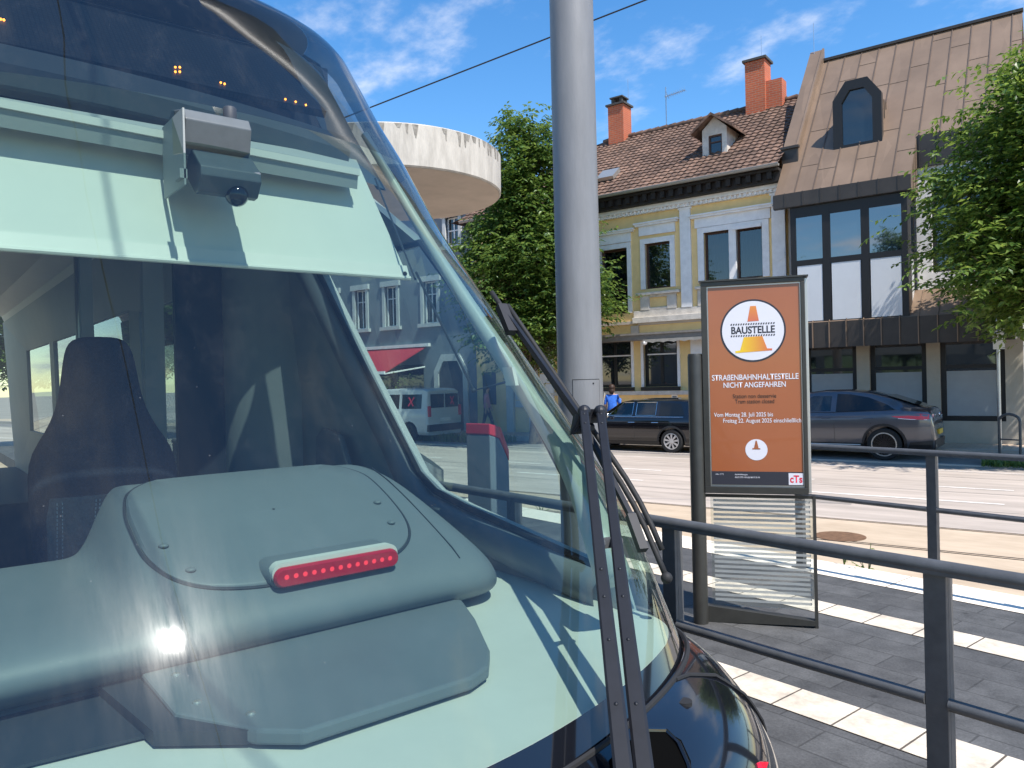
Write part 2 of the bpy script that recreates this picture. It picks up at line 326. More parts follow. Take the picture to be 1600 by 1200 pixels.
def frostmat():
    m = bpy.data.materials.new('frost'); m.use_nodes = True; n = m.node_tree; n.nodes.clear(); N = n.nodes.new; L = n.links.new
    a = N('ShaderNodeBsdfTransparent'); d = N('ShaderNodeBsdfDiffuse'); d.inputs[0].default_value = (.55, .56, .54, 1); t = N('ShaderNodeBsdfTranslucent'); t.inputs[0].default_value = (.5, .51, .49, 1)
    x = N('ShaderNodeMixShader'); x.inputs[0].default_value = .4; L(d.outputs[0], x.inputs[1]); L(t.outputs[0], x.inputs[2])
    y = N('ShaderNodeMixShader'); y.inputs[0].default_value = .62; L(a.outputs[0], y.inputs[1]); L(x.outputs[0], y.inputs[2]); o = N('ShaderNodeOutputMaterial'); L(y.outputs[0], o.inputs[0]); return m
frost = frostmat()
yellow_w = pmat('yellow_w', (.82, .59, .27), .9, var=.08, vscale=2.5, bump=.1, bscale=80)
white_w = pmat('white_w', (.80, .78, .76), .85, var=.08, vscale=5, bump=.08, bscale=60)
old_w = pmat('old_w', (.58, .53, .47), .9, var=.18, vscale=5, bump=.2, bscale=40)
dark_wood = pmat('dark_wood', (.018, .014, .012), .7, var=.3, vscale=10)
brown_wood = pmat('brown_wood', (.07, .03, .018), .5)
tile_m = pmat('tile_m', (.135, .082, .058), .8, var=.3, vscale=5, bump=.3, bscale=50, col2=(.19, .112, .078), cells=((4.7, 2.6, 2.6), .3))
tile_red = pmat('tile_red', (.26, .09, .045), .8, var=.3, vscale=5)
brick_m = brickmat('brick_m', (.50, .11, .04), (.40, .085, .035), (.36, .2, .13), .22, .075, .010, axes=(R(90), 0, 0), rough=.85, grain=.2)
brown_metal = pmat('brown_metal', (.215, .150, .104), .45, .15, var=.10, vscale=1.2, spec=.4, cells=((2.1, .5, .5), .09))
brown_dark = pmat('brown_dark', (.05, .042, .036), .45, .15, var=.15, vscale=3)
black_fr = pmat('black_fr', (.012, .011, .011), .45)
white_panel = pmat('white_panel', (.62, .64, .66), .25, var=.03, vscale=2)
cream_w = pmat('cream_w', (.42, .385, .32), .85, var=.07, vscale=3, bump=.1, bscale=60)
house_glass = pmat('house_glass', (.012, .018, .024), .03, spec=.6, ior=1.75)
bay_glass = pmat('bay_glass', (.010, .020, .032), .02, spec=.7, ior=2.4)
curtain = pmat('curtain', (.16, .17, .18), .9, var=.35, vscale=3, stretch=(14, 14, .6))
blind_w = pmat('blind_w', (.33, .35, .36), .6, var=.05, vscale=3)
grey_wall = pmat('grey_wall', (.16, .19, .22), .85, var=.1, vscale=2)
pale_wall = pmat('pale_wall', (.5, .51, .5), .85, var=.08, vscale=3)
bark = pmat('bark', (.13, .095, .065), .95, var=.4, vscale=12, bump=.8, bscale=30, stretch=(3, 3, .6))
leaf_a = leafmat('leaf_a', (.026, .075, .013), (.14, .21, .04))
leaf_b = leafmat('leaf_b', (.035, .09, .012), (.19, .27, .05))
leaf_g = leafmat('leaf_g', (.05, .11, .02), (.14, .2, .05))
mini_paint = pmat('mini_paint', (.004, .004, .006), .12, coat=1)
suv_paint = pmat('suv_paint', (.085, .09, .105), .28, .55, coat=1)
van_paint = pmat('van_paint', (.5, .52, .53), .3, coat=.6)
car_glass = pmat('car_glass', (.008, .010, .012), .04, spec=.6)
car_clear = glassmat('car_clear', (.52, .56, .55), .07)
tyre_m = pmat('tyre_m', (.014, .014, .014), .85)
rim_m = pmat('rim_m', (.62, .62, .63), .3, .8)
rim_dk = pmat('rim_dk', (.02, .02, .022), .3, .6)
chrome = pmat('chrome', (.7, .7, .7), .12, 1)
plate_w = pmat('plate_w', (.7, .7, .68), .4)
plate_y = pmat('plate_y', (.75, .48, .04), .4)
orange = pmat('orange', (.345, .105, .040), .22, var=.04, vscale=2, coat=.4)
print_w = pmat('print_w', (.72, .70, .74), .3)
print_k = pmat('print_k', (.03, .03, .04), .4)
print_b = pmat('print_b', (.03, .014, .008), .4)
print_r = pmat('print_r', (.65, .03, .06), .4)
red_paint = pmat('red_paint', (.60, .02, .04), .35)
awn_red = pmat('awn_red', (.36, .02, .03), .85)
inox = pmat('inox', (.45, .46, .47), .3, .9, var=.08, vscale=6)
skin = pmat('skin', (.5, .29, .2), .6)
blue_cloth = pmat('blue_cloth', (.04, .16, .6), .9, var=.2, vscale=20)
denim = pmat('denim', (.03, .05, .11), .9)
pink_cloth = pmat('pink_cloth', (.55, .22, .27), .9, var=.4, vscale=30)
dark_cloth = pmat('dark_cloth', (.02, .02, .03), .9)
hair_m = pmat('hair_m', (.035, .016, .010), .6)
beige_cloth = pmat('beige_cloth', (.6, .55, .45), .9)
wire_m = pmat('wire_m', (.012, .012, .014), .5)

# ------------------------------------------------------------------ ground, road, platform
PH = R(15); O_F = Vector((-7.82, 21.24, -.13))
ES = Vector((math.cos(PH), math.sin(PH), 0)); EI = Vector((-math.sin(PH), math.cos(PH), 0))
def sheet(name, pts, z, mat, loc=(0, 0, 0), rot=0):
    mb = MB(); mb.add([(x, y, z) for x, y in pts], [tuple(range(len(pts)))])
    o = struct(name, mb, mat); o.location = loc; o.rotation_euler = (0, 0, rot); return o
sheet('ground', [(-400, -400), (400, -400), (400, 400), (-400, 400)], -.30, ground_m)
sheet('track_bed', [(-60, -3), (30, -3), (30, 9.0), (-60, 9.0)], -.290, concrete_bed)
rz = R(14)
sheet('road', [(-60, 0), (50, 0), (50, 6.6), (-60, 6.6)], -.284, asphalt, (-5.3, 10.25, 0), rz)
sheet('track_concrete', [(-60, -4.6), (50, -4.6), (50, 0), (-60, 0)], -.282, concrete_bed, (-5.3, 10.22, 0), rz)
sheet('parking_strip', [(-60, -3.75), (50, -3.75), (50, -1.6), (-60, -1.6)], -.1455, parking, O_F, PH)
mb = MB(); mb.box(-60, 50, -1.6, .3, -.3, 0); sw = struct('sidewalk', mb, sidewalk_m); sw.location = O_F; sw.rotation_euler = (0, 0, PH)
mb = MB(); mb.box(-60, 50, -1.72, -1.603, -.3, .004); kb = struct('kerb', mb, conc_under); kb.location = O_F; kb.rotation_euler = (0, 0, PH)
mb = MB(); mb.box(-60, 50, -3.86, -3.755, -.3, -.138); gk = struct('gutter', mb, conc_under); gk.location = O_F; gk.rotation_euler = (0, 0, PH)
def tr(px_a, px_b, z=-.278): pass
# rails in the street and under the tram
mb = MB()
for off in (-.02, -1.455):
    mb.box(-60, 50, off-.075, off-.055, -.29, -.277); mb.box(-60, 50, off+.0, off+.018, -.29, -.277)
ro = struct('track_rails', mb, rail_m); ro.location = (-5.0, 10.30, 0); ro.rotation_euler = (0, 0, rz)
mb = MB()
for y in (.08, 1.52): mb.box(-40, 20, y-.035, y+.035, -.31, -.276)
struct('tram_rails', mb, rail_m)
# painted lane lines on the road
mb = MB()
for y, segs in ((2.30, [(-1.6+k*6.0, 1.5+k*6.0) for k in range(-6, 5)]), (3.9, [(-2.9+k*3.2, -1.7+k*3.2) for k in range(-10, 10)]), (6.3, [(-40, 40)])):
    for a, b in segs:
        w = .05 if y < 6 else .035
        mb.add([(a, y-w, -.2795), (b, y-w, -.2795), (b, y+w, -.2795), (a, y+w, -.2795)], [(0, 1, 2, 3)])
lm = struct('lane_markings', mb, paint_w); lm.location = (-5.3, 10.25, 0); lm.rotation_euler = (0, 0, rz)
wear = pmat('wear', (.27, .235, .205), .9, var=.2, vscale=3, bump=.3)
mb = MB(); rnd = random.Random(12)
for a, b, c_, d in ((-3.0, -.4, 1.2, 1.95), (2.6, 7.2, 4.6, 4.9), (-9.5, -6.8, 2.9, 3.5)): mb.add([(a, c_, -.2812), (b, c_+.05, -.2812), (b-.1, d, -.2812), (a+.05, d-.03, -.2812)], [(0, 1, 2, 3)])
for y0 in (1.55, 3.2, 5.35):
    x = -30
    while x < 30:
        l = rnd.uniform(.8, 2.2); y1 = y0+rnd.uniform(-.05, .05); mb.add([(x, y0-.012, -.2808), (x+l, y1-.012, -.2808), (x+l, y1+.012, -.2808), (x, y0+.012, -.2808)], [(0, 1, 2, 3)]); x += l; y0 = y1
rw = struct('road_patches', mb, wear); rw.location = (-5.3, 10.25, 0); rw.rotation_euler = (0, 0, rz)
# platform
poly = [(-30, 2.3), (12, 2.3), (12, 6.68), (-9.5, 6.68), (-30, 3.3)]
mb = MB(); mb.prism(poly, lambda u, v, t: (u, v, t), -.31, 0); struct('platform', mb, granite)
def strip(name, y0, y1, x0, x1, m):
    mb = MB(); mb.add([(x0, 0, .004), (x1, 0, .004), (x1, y1-y0, .004), (x0, y1-y0, .004)], [(0, 1, 2, 3)])
    o = struct(name, mb, m); o.location = (0, y0, 0)
strip('platform_stripe', 3.57, 3.87, -20, 12, stripe_m)
strip('platform_stripe', 5.20, 5.48, -12, 12, stripe_m)
strip('platform_edge', 6.21, 6.675, -9.4, 12, edge_m)
mb = MB(); mb.lathe([(.30, -.2785), (.30, -.2765)], (-4.93, 9.07, 0), 'z', 28); mh = obj('manhole_cover', mb, pmat('manhole_m', (.2, .11, .06), .6, .3, var=.3, vscale=20))
tag(mh, 'round brown iron manhole cover set in the pale track concrete', 'manhole cover')

# ------------------------------------------------------------------ railings
def railing(label, y, xs, x0, x1, top=1.1, mid=.655):
    t = thing('steel_railing', label, 'railing', (xs[0], y, 0), 0, 'platform railings')
    X = xs[0]
    for x in xs:
        mb = MB(); mb.box(x-X-.036, x-X+.036, -.009, .009, .0, top-.022); mb.box(x-X+.022, x-X+.036, .009, .045, .0, top-.022)
        mb.box(x-X-.06, x-X+.06, -.05, .06, 0, .012)
        obj('post', mb, steel_dk, t, bevel=.002)
    mb = MB(); mb.tube([(x0-X, 0, top), (x1-X, 0, top)], .025, 14); mb.box(x0-X, x1-X, -.023, .023, top-.022, top+.006); obj('top_rail', mb, steel_dk, t, smooth=True)
    for a, b in zip(xs[:-1], xs[1:]):
        mb = MB(); mb.tube([(a-X+.037, 0, mid), (b-X-.037, 0, mid)], .021, 12); obj('mid_rail', mb, steel_dk, t, smooth=True)
    return t
railing('dark grey steel railing in front of the advertising panel, nearest the tram', 2.66, [-1.12+1.12*k for k in range(-8, 4)], -10.1, 2.3)
railing('dark grey steel railing along the far platform edge beside the road', 6.31, [-3.81+1.14*k for k in range(0, 9)], -3.86, 5.4)

# ------------------------------------------------------------------ advertising panel
SA = R(34.3)
sg = thing('advertising_panel', 'advertising panel with orange tram closure poster on dark pole, standing on the platform', 'advertising panel', (-3.42, 4.39, 0), SA)
mb = MB(); mb.lathe([(.052, 0), (.052, 1.885), (.046, 1.905)], (-.008, .03, 0), 'z', 24); obj('pole', mb, sign_fr, sg, smooth=True)
mb = MB()
mb.box(.042, .724, .0, .15, 2.372, 2.402); mb.box(.042, .724, 0, .15, .925, .972)
mb.box(.042, .082, .0, .15, .972, 2.372); mb.box(.70, .724, .0, .15, .972, 2.372); mb.box(.082, .70, .03, .145, .972, 2.372)
obj('frame', mb, sign_fr, sg, bevel=.003)
mb = MB(); mb.box(.7245, .744, .012, .138, .935, 2.395); obj('edge_strip', mb, alu, sg, bevel=.003)
mb = MB(); mb.box(.03, .75, -.01, .16, 2.4025, 2.414); obj('top_cap', mb, sign_fr, sg)
mb = MB(); mb.box(.082, .70, .018, .0298, .972, 2.372); mb.box(.083, .0855, .012, .0179, .975, 2.37); obj('poster_border', mb, alu, sg)
mb = MB(); mb.box(.090, .694, .0135, .0178, .985, 2.362); poster = obj('poster', mb, orange, sg)
YP = .0130
def flat(name, poly, mat, y=YP, parent=None, holes=None):
    mb = MB(); n = len(poly); mb.prism(poly, lambda u, v, t: (u, t, v), y, y-.0008); return obj(name, mb, mat, parent or poster)
def circ(cx, cz, r, n=48): return [(cx+r*math.cos(2*math.pi*i/n), cz+r*math.sin(2*math.pi*i/n)) for i in range(n)]
def text(body, x0, x1, zc, h, mat, bold=0., y=YP-.001, parent=None):
    c = bpy.data.curves.new('lettering', 'FONT'); c.body = body; c.size = 1; c.offset = bold; c.align_x = 'LEFT'
    o = bpy.data.objects.new('lettering', c); COL.objects.link(o)
    dg = bpy.context.evaluated_depsgraph_get(); me = bpy.data.meshes.new_from_object(o.evaluated_get(dg)); bpy.data.objects.remove(o)
    co = np.array([v.co[:] for v in me.vertices]); mn, mxx = co.min(0), co.max(0)
    sx = (x1-x0)/(mxx[0]-mn[0]); sz = h/.73
    for v in me.vertices:
        v.co = (x0+(v.co.x-mn[0])*sx, y, zc-h/2+v.co.y*sz)
    me.materials.clear(); me.materials.append(mat)
    ob = bpy.data.objects.new('lettering', me); COL.objects.link(ob); ob.parent = parent or poster; return ob
flat('emblem_ring', circ(.386, 2.052, .216, 64), print_k)
flat('emblem_disc', circ(.386, 2.052, .204, 64), print_w, YP-.0009)
cone_g = gradmat('cone_g', 0, .26, .52, (.85, .62, .02), (.62, .10, .06))
cone_o = gradmat('cone_o', 2, 2.12, 2.23, (.62, .16, .08), (.72, .26, .05))
flat('cone_tip', [(.352, 2.115), (.428, 2.118), (.410, 2.222), (.372, 2.221)], cone_o, YP-.0018)
flat('cone_base', [(.268, 1.900), (.510, 1.912), (.510, 1.925), (.478, 1.926), (.448, 2.012), (.326, 2.008), (.300, 1.918), (.268, 1.914)], cone_g, YP-.0018)
for zc in (2.098, 2.018):
    mb = MB()
    for i in range(18):
        x = .238+i*.0165; mb.prism([(x, zc-.006), (x+.009, zc-.006), (x+.013, zc+.006), (x+.004, zc+.006)], lambda u, v, t: (u, t, v), YP-.0018, YP-.0026)
    obj('hazard_tape', mb, print_k, poster)
text('BAUSTELLE', .243, .531, 2.059, .050, print_k, .03, YP-.0022)
text('STRA\u00dfENBAHNHALTESTELLE', .106, .676, 1.733, .040, print_w, .012)
text('NICHT ANGEFAHREN', .183, .593, 1.680, .038, print_w, .012)
text('Station non desservie', .244, .530, 1.602, .030, print_b, .002)
text('Tram station closed', .258, .516, 1.565, .030, print_b, .002)
text('Vom Montag 28. Juli 2025 bis', .114, .506, 1.474, .030, print_w, .004)
text('Freitag 22. August 2025 einschlie\u00dflich', .176, .686, 1.432, .030, print_w, .004)
flat('badge_disc', circ(.392, 1.229, .073), print_w)
flat('badge_cone', [(.366, 1.232), (.418, 1.232), (.418, 1.240), (.407, 1.241), (.396, 1.292), (.388, 1.292), (.377, 1.241), (.366, 1.240)], orange, YP-.0012)
flat('footer_band', [(.090, .985), (.694, .985), (.694, 1.078), (.090, 1.078)], print_k)
text('Allo CTS', .115, .170, 1.058, .009, print_w, .0, YP-.0012)
text('cts-strasbourg.eu', .245, .330, 1.058, .010, print_w, .01, YP-.0012)
text('ALLO CTS +33 (0)3 88 77 70 70', .245, .410, 1.038, .010, print_w, .01, YP-.0012)
flat('logo_field', [(.598, .990), (.692, .990), (.692, 1.070), (.598, 1.070)], print_w, YP-.0009)
text('cTs', .606, .686, 1.032, .05, print_r, .03, YP-.0022)
mb = MB(); mb.box(.072, .752, .09, .102, .118, .885); pane = obj('glass_pane', mb, clear_glass, sg)
mb = MB()
for i in range(22):
    z = .150+i*.0335; mb.box(.092, .735, .0885, .0895, z, z+.0175)
obj('frosted_stripes', mb, frost, pane)
mb = MB(); mb.box(.752, .772, .07, .12, .0, .905); obj('end_post', mb, sign_fr, sg)
mb = MB(); mb.box(.03, .772, .085, .11, .885, .905); obj('upper_bar', mb, sign_fr, sg)
mb = MB(); mb.prism([(.03, .0), (.752, .018), (.752, .05), (.03, .115)], lambda u, v, t: (u, t, v), .06, .13); obj('base_beam', mb, sign_fr, sg)

# ------------------------------------------------------------------ mast and wire
t = thing('catenary_mast', 'thick round grey steel mast rising from the platform behind the tram wipers', 'mast', (-3.97, 3.79, 0))
mb = MB(); mb.lathe([(.165, 0), (.158, 2.5), (.148, 7.5), (.144, 11.2)], (0, 0, 0), 'z', 48); obj('shaft', mb, pole_m, t, smooth=True)
mb = MB(); mb.lathe([(.24, 0), (.24, .03), (.17, .031)], (0, 0, 0), 'z', 32); obj('foot_flange', mb, pole_m, t)
# access hatch, a curved plate proud of the shaft
rows = []; rows2 = []
for i in range(9):
    a = R(-62+i*9); r1, r2 = .1625, .1605
    rows.append([(r1*math.cos(a), r1*math.sin(a), 1.25), (r1*math.cos(a), r1*math.sin(a), 1.74)])
mb = MB(); mb.grid(rows); hatch = obj('hatch', mb, pole_m, t, smooth=True)
mb = MB()
for a in (R(-62.5), R(10.5)): mb.bar((.1612*math.cos(a), .1612*math.sin(a), 1.25), (.1612*math.cos(a), .1612*math.sin(a), 1.745), .003)
pts = [(.1618*math.cos(R(-62.5+i*9.1)), .1618*math.sin(R(-62.5+i*9.1)), 1.743) for i in range(9)]
mb.tube(pts, .0022, 6); obj('hatch_gap', mb, black_mat, hatch)
mb = MB(); mb.dome((.163*math.cos(R(-10)), .163*math.sin(R(-10)), 1.715), .006); obj('hatch_lock', mb, black_mat, hatch)
mb = MB(); a, b = at(540, 183, 12.), at(1060, -20, 10.); d = (b-a); mb.tube([a-d*1.5, a, b, b+d*1.2], .0105, 8)
tag(obj('overhead_wire', mb, wire_m), 'thin black overhead wire slanting across the blue sky behind the mast', 'wire')
mb = MB()
mb.tube([(-60, .45, 5.6), (40, .45, 5.6)], .008, 6)
tag(obj('contact_wire', mb, wire_m), 'thin black contact wire hung above the tram, mirrored in its windscreen', 'wire')

# ------------------------------------------------------------------ round concrete canopy
t = thing('concrete_canopy', 'round weathered concrete canopy slab on a column above the tram stop', 'canopy', (-10.2, 5.82, -.28))
mb = MB(); zb = 4.83; RR = 1.72
mb.lathe([(RR-.02, zb), (RR, zb+.02), (RR+.01, zb+.55), (RR-.02, zb+.57)], (0, 0, 0), 'z', 72); obj('slab', mb, conc, t, smooth=True)
mb = MB(); rnd = random.Random(31)
for i in range(150):                    # rain stains running down from the rim
    a = rnd.uniform(0, 6.283); l = rnd.uniform(.05, .34)*(.4+.6*rnd.random()); w = rnd.uniform(.01, .05); z1 = zb+.549
    q = [(RR+.0125)]; f_ = lambda a_, z_: ((RR+.0115-.004*(z1-z_))*math.cos(a_), (RR+.0115-.004*(z1-z_))*math.sin(a_), z_)
    mb.add([f_(a-w/RR, z1), f_(a+w/RR, z1), f_(a+w*.4/RR, z1-l), f_(a-w*.3/RR, z1-l*.9)], [(0, 1, 2, 3)])
obj('stain', mb, pmat('stain_m', (.24, .22, .19), .95, var=.4, vscale=14), t)['kind'] = 'stuff'
mb = MB(); mb.lathe([(RR-.03, zb-.004), (RR-.03, zb-.002)], (0, 0, 0), 'z', 72); obj('soffit', mb, conc_under, t)
mb = MB(); p = at(500, 600, 11.4); mb.lathe([(.2, 0), (.2, zb-.005)], (p.x+10.2, p.y-5.82, 0), 'z', 24); obj('column', mb, conc, t, smooth=True)

# ------------------------------------------------------------------ trees
def tree(name, label, loc, height, prof, seed, mat, n_clump=120, group='street trees', leaf=.10, trunk_r=.11, twigs=17, crown_c=(0, 0)):
    rnd = random.Random(seed); t = thing(name, label, 'tree', loc, 0, group)
    zs = [p[0] for p in prof]; rs = [p[1] for p in prof]
    rad = lambda z: float(np.interp(z, zs, rs))
    mb = MB(); th = zs[0]+.5
    tp = [(0, 0, -.05)]; n = 9
    for i in range(1, n+1):
        z = (height*.93)*i/n; k = .09*math.sin(i*1.7+seed)
        tp.append((k+crown_c[0]*min(1, z/zs[1]), k*.7+crown_c[1]*min(1, z/zs[1]), z))
    mb.tube(tp, [trunk_r*1.35]+[trunk_r*(1-.92*(i/n)**1.1) for i in range(1, n+1)], 10)
    obj('trunk', mb, bark, t, smooth=True)
    V = []; F = []; lb = MB()
    def axis(z):
        f = min(max(z/(height*.93), 0), 1)*n; i = min(int(f), n-1); q = f-i
        return Vector(tp[i]).lerp(Vector(tp[i+1]), q)
    for c in range(n_clump):
        while True:
            z = rnd.uniform(zs[0], zs[-1])
            if rnd.random() < (rad(z)/max(rs))**1.3+.05: break
        a = rnd.uniform(0, 2*math.pi); lob = .80+.2*math.sin(3*a+seed+z*1.3)+.12*math.sin(5*a-z*2.1)
        rr = rad(z)*lob*math.sqrt(rnd.uniform(.12, 1.0))
        ax = axis(z); P = Vector((ax.x+rr*math.cos(a), ax.y+rr*math.sin(a), z))
        st = axis(max(zs[0]*.8, z-rr*rnd.uniform(.5, .9)))
        if c % 2 == 0 or rr > rad(z)*.6:
            mid = st.lerp(P, .5)+Vector((0, 0, .12*rr)); lb.tube([st, mid, P], [.028*trunk_r/.11*(.4+rr/max(rs)), .016, .006], 5)
        out = Vector((math.cos(a), math.sin(a), 0))
        for w in range(twigs):
            q = P+Vector((rnd.gauss(0, .30), rnd.gauss(0, .30), rnd.gauss(0, .20)))*(max(rs)/2.2)
            d = (out*rnd.uniform(.2, 1.)+Vector((rnd.gauss(0, .55), rnd.gauss(0, .55), rnd.uniform(-.4, .5)))).normalized()
            L = rnd.uniform(.28, .5)*leaf/.1
            nl = rnd.randint(7, 10)
            for k in range(nl):
                s = k/nl; base = q+d*L*s+Vector((0, 0, -.18*L*s*s))
                side = d.cross(Vector((0, 0, 1)))
                if side.length < .05: side = Vector((1, 0, 0))
                side.normalize(); sg_ = 1 if k % 2 else -1
                ld = (d*.55+side*sg_*rnd.uniform(.5, .9)+Vector((0, 0, rnd.uniform(-.7, .2)))).normalized()
                ln = leaf*rnd.uniform(.8, 1.35); wd = ln*.26
                up = Vector((rnd.gauss(0, .35), rnd.gauss(0, .35), 1)); lx = ld.cross(up)
                if lx.length < .05: continue
                lx.normalize(); nn = lx.cross(ld)
                m1 = base+ld*ln*.45-nn*wd*.25; tip = base+ld*ln-Vector((0, 0, ln*.12))
                b = len(V); V += [base, m1+lx*wd+nn*wd*.35, tip, m1-lx*wd+nn*wd*.35, m1]
                F += [(b, b+1, b+4), (b+1, b+2, b+4), (b+4, b+2, b+3), (b, b+4, b+3)]
    obj('branches', lb, bark, t)
    me = bpy.data.meshes.new('crown'); me.from_pydata([tuple(v) for v in V], [], F); me.materials.append(mat)
    o = bpy.data.objects.new('crown', me); COL.objects.link(o); o.parent = t
    return t
def facade(s, d, z=0): return O_F+ES*s+EI*d+Vector((0, 0, z))
tl = tree('street_tree', 'tall slender green street tree half hidden behind the grey mast, before the yellow house', (-18.6, 15.7, -.276), 10.2,
          [(2.7, 1.0), (3.5, 2.0), (4.7, 2.45), (5.9, 2.25), (6.7, 1.75), (7.5, 1.15), (8.5, .95), (9.5, .7), (10.1, .4), (10.4, .05)], 7, leaf_a, 430, leaf=.15, trunk_r=.15, twigs=16)
tree('street_tree', 'broad bright green street tree in front of the brown metal roofed house', (-5.25, 18.75, -.276), 8.4,
     [(3.0, 1.2), (4.0, 2.3), (5.0, 2.6), (6.1, 2.3), (7.0, 1.75), (7.8, 1.1), (8.4, .45), (8.7, .1)], 21, leaf_b, 430, leaf=.14, trunk_r=.16, twigs=17)
for i, (x, y, s, lab) in enumerate([(-33, 7.2, 1.0, 'green tree seen through the dark saloon windows of the tram'), (-31, 3.6, .95, 'farther green tree glimpsed through the tram beside the cab pillar'),
        (-21, -20, 1.15, 'green tree mirrored in the bay windows of the brown house'), (-13, -22, 1.05, 'bushy tree mirrored low in the window panes of the yellow house'), (-5, -23, 1.2, 'tree whose top is mirrored in the rightmost bay pane')]):
    dup(tl, (x, y, -.28), i*1.3+.5, lab, 'street trees', (s*1.15, s*1.15, s))

# ------------------------------------------------------------------ houses
def holes_wall(mb, s0, s1, z0, z1, holes, y, depth):
    ss = sorted({s0, s1, *[h[0] for h in holes], *[h[1] for h in holes]}); zs = sorted({z0, z1, *[h[2] for h in holes], *[h[3] for h in holes]})
    for a, b in zip(ss[:-1], ss[1:]):
        for c, d in zip(zs[:-1], zs[1:]):
            m, q = (a+b)/2, (c+d)/2
            if any(h[0] < m < h[1] and h[2] < q < h[3] for h in holes): continue
            mb.add([(a, y, c), (b, y, c), (b, y, d), (a, y, d)], [(0, 1, 2, 3)])
    for a, b, c, d in holes:
        mb.add([(a, y, c), (b, y, c), (b, y, d), (a, y, d), (a, y+depth, c), (b, y+depth, c), (b, y+depth, d), (a, y+depth, d)],
               [(0, 1, 5, 4), (1, 2, 6, 5), (2, 3, 7, 6), (3, 0, 4, 7)])
def window(parent, s0, s1, z0, z1, y, fr, gl, fw_=.06, mull=(), trans=(), name='window', curt=None, curt_z=None):
    """frame part with its panes as sub-part; y is the wall face"""
    mb = MB(); d0, d1 = y+.10, y+.17
    mb.box(s0, s0+fw_, d0, d1, z0, z1); mb.box(s1-fw_, s1, d0, d1, z0, z1); mb.box(s0+fw_, s1-fw_, d0, d1, z0, z0+fw_); mb.box(s0+fw_, s1-fw_, d0, d1, z1-fw_, z1)
    for m in mull: mb.box(m-fw_*.5, m+fw_*.5, d0+.004, d1, z0+fw_, z1-fw_)
    for q in trans: mb.box(s0+fw_, s1-fw_, d0+.002, d1-.002, q-fw_*.4, q+fw_*.4)
    o = obj(name, mb, fr, parent)
    mb = MB(); mb.box(s0+.01, s1-.01, y+.135, y+.145, z0+.01, z1-.01); obj('pane', mb, gl, o)
    if curt:
        mb = MB(); zb, zt = curt_z or (z0+.05, z1-.05); rows = []
        k = int((s1-s0)/.02)
        for z in (zb, zt): rows.append([(s0+.03+(s1-s0-.06)*i/k, y+.20+.018*math.sin(i*1.1)+.01*math.sin(i*2.7), z) for i in range(k+1)])
        mb.grid(rows); obj('curtain', mb, curt, o, smooth='all')
    return o
pane_clear = glassmat('pane_clear', (.46, .50, .52), .09)

# --- yellow house: s -13.3 .. -4.65
yh = thing('yellow_house', 'old yellow and white stucco house with brown tiled roof and brick chimneys', 'house', O_F, PH)
WY = yh
S0, S1 = -16.2, -4.66
wins = [(-9.11, -8.24, 4.70, 6.15), (-7.12, -6.33, 4.73, 6.24), (-6.11, -5.33, 4.73, 6.24), (-10.75, -9.75, 3.98, 6.12), (-11.0, -9.69, 1.56, 3.14), (-9.25, -8.08, 1.56, 3.14), (-12.3, -11.7, 4.7, 6.15)]
mb = MB(); holes_wall(mb, S0, S1, -.02, 7.75, wins, 0, .25); mb.box(S0, S1, .26, 8.0, -.02, 7.75)
obj('wall', mb, yellow_w, yh)
mb = MB()
def hood(s0, s1, z, w=.12):
    mb.box(s0, s1, -.055, -.001, z, z+.30); mb.box(s0-.10, s1+.10, -.14, -.001, z+.3005, z+.36); mb.box(s0-.14, s1+.14, -.18, -.001, z+.3605, z+.41)
def surround(s0, s1, z0, z1, w=.16):
    mb.box(s0-w, s0, -.05, .0995, z0, z1); mb.box(s1, s1+w, -.05, .0995, z0, z1); mb.box(s0-w, s1+w, -.05, .0995, z1, z1+.16)
surround(-9.11, -8.24, 4.70, 6.15); hood(-9.30, -8.05, 6.42)
surround(-7.12, -5.33, 4.73, 6.24, .2); mb.box(-6.33, -6.11, -.05, .0995, 4.73, 6.24); hood(-7.40, -5.08, 6.41)
mb.box(-6.20, -5.34, -.10, -.051, 6.20, 6.30)
surround(-10.75, -9.75, 3.98, 6.12, .14); hood(-10.9, -9.6, 6.30)
surround(-12.3, -11.7, 4.7, 6.15); hood(-12.5, -11.5, 6.42)
obj('window_surrounds', mb, white_w, yh)
mb = MB()
mb.box(-9.42, -7.93, -.15, -.001, 4.50, 4.585); mb.box(-9.30, -8.98, -.07, -.001, 4.02, 4.4995); mb.box(-8.37, -8.05, -.07, -.001, 4.02, 4.4995); mb.box(-8.979, -8.371, -.06, -.001, 4.02, 4.10); mb.box(-8.979, -8.371, -.06, -.001, 4.42, 4.4995)
mb.box(-7.40, -5.08, -.15, -.001, 4.53, 4.615); mb.box(-7.35, -7.0, -.07, -.001, 4.02, 4.5295); mb.box(-5.45, -5.1, -.07, -.001, 4.02, 4.5295)
mb.box(-9.55, S1, -.16, -.001, 3.62, 3.80); mb.box(-9.55, S1, -.06, -.001, 3.8005, 4.015)
obj('sills', mb, old_w, yh, bevel=.008)
for a, b in ((-7.88, -7.53), (-5.04, S1), (-11.25, -10.95)):
    mb = MB(); mb.box(a, b, -.07, -.001, 4.02, 7.0495); mb.box(a-.04, min(b+.04, S1), -.09, -.001, 7.05, 7.11); obj('pilaster', mb, white_w, yh)
mb = MB(); mb.lathe([(.17, -.085), (.17, -.071), (.13, -.0705), (.13, -.083), (.01, -.088)], (-4.85, 0, 5.3), 'y', 24); obj('medallion', mb, white_w, yh)
mb = MB(); mb.box(S0, S1, -.10, -.001, 7.12, 7.22); mb.box(S0, S1, -.20, -.001, 7.2205, 7.34)
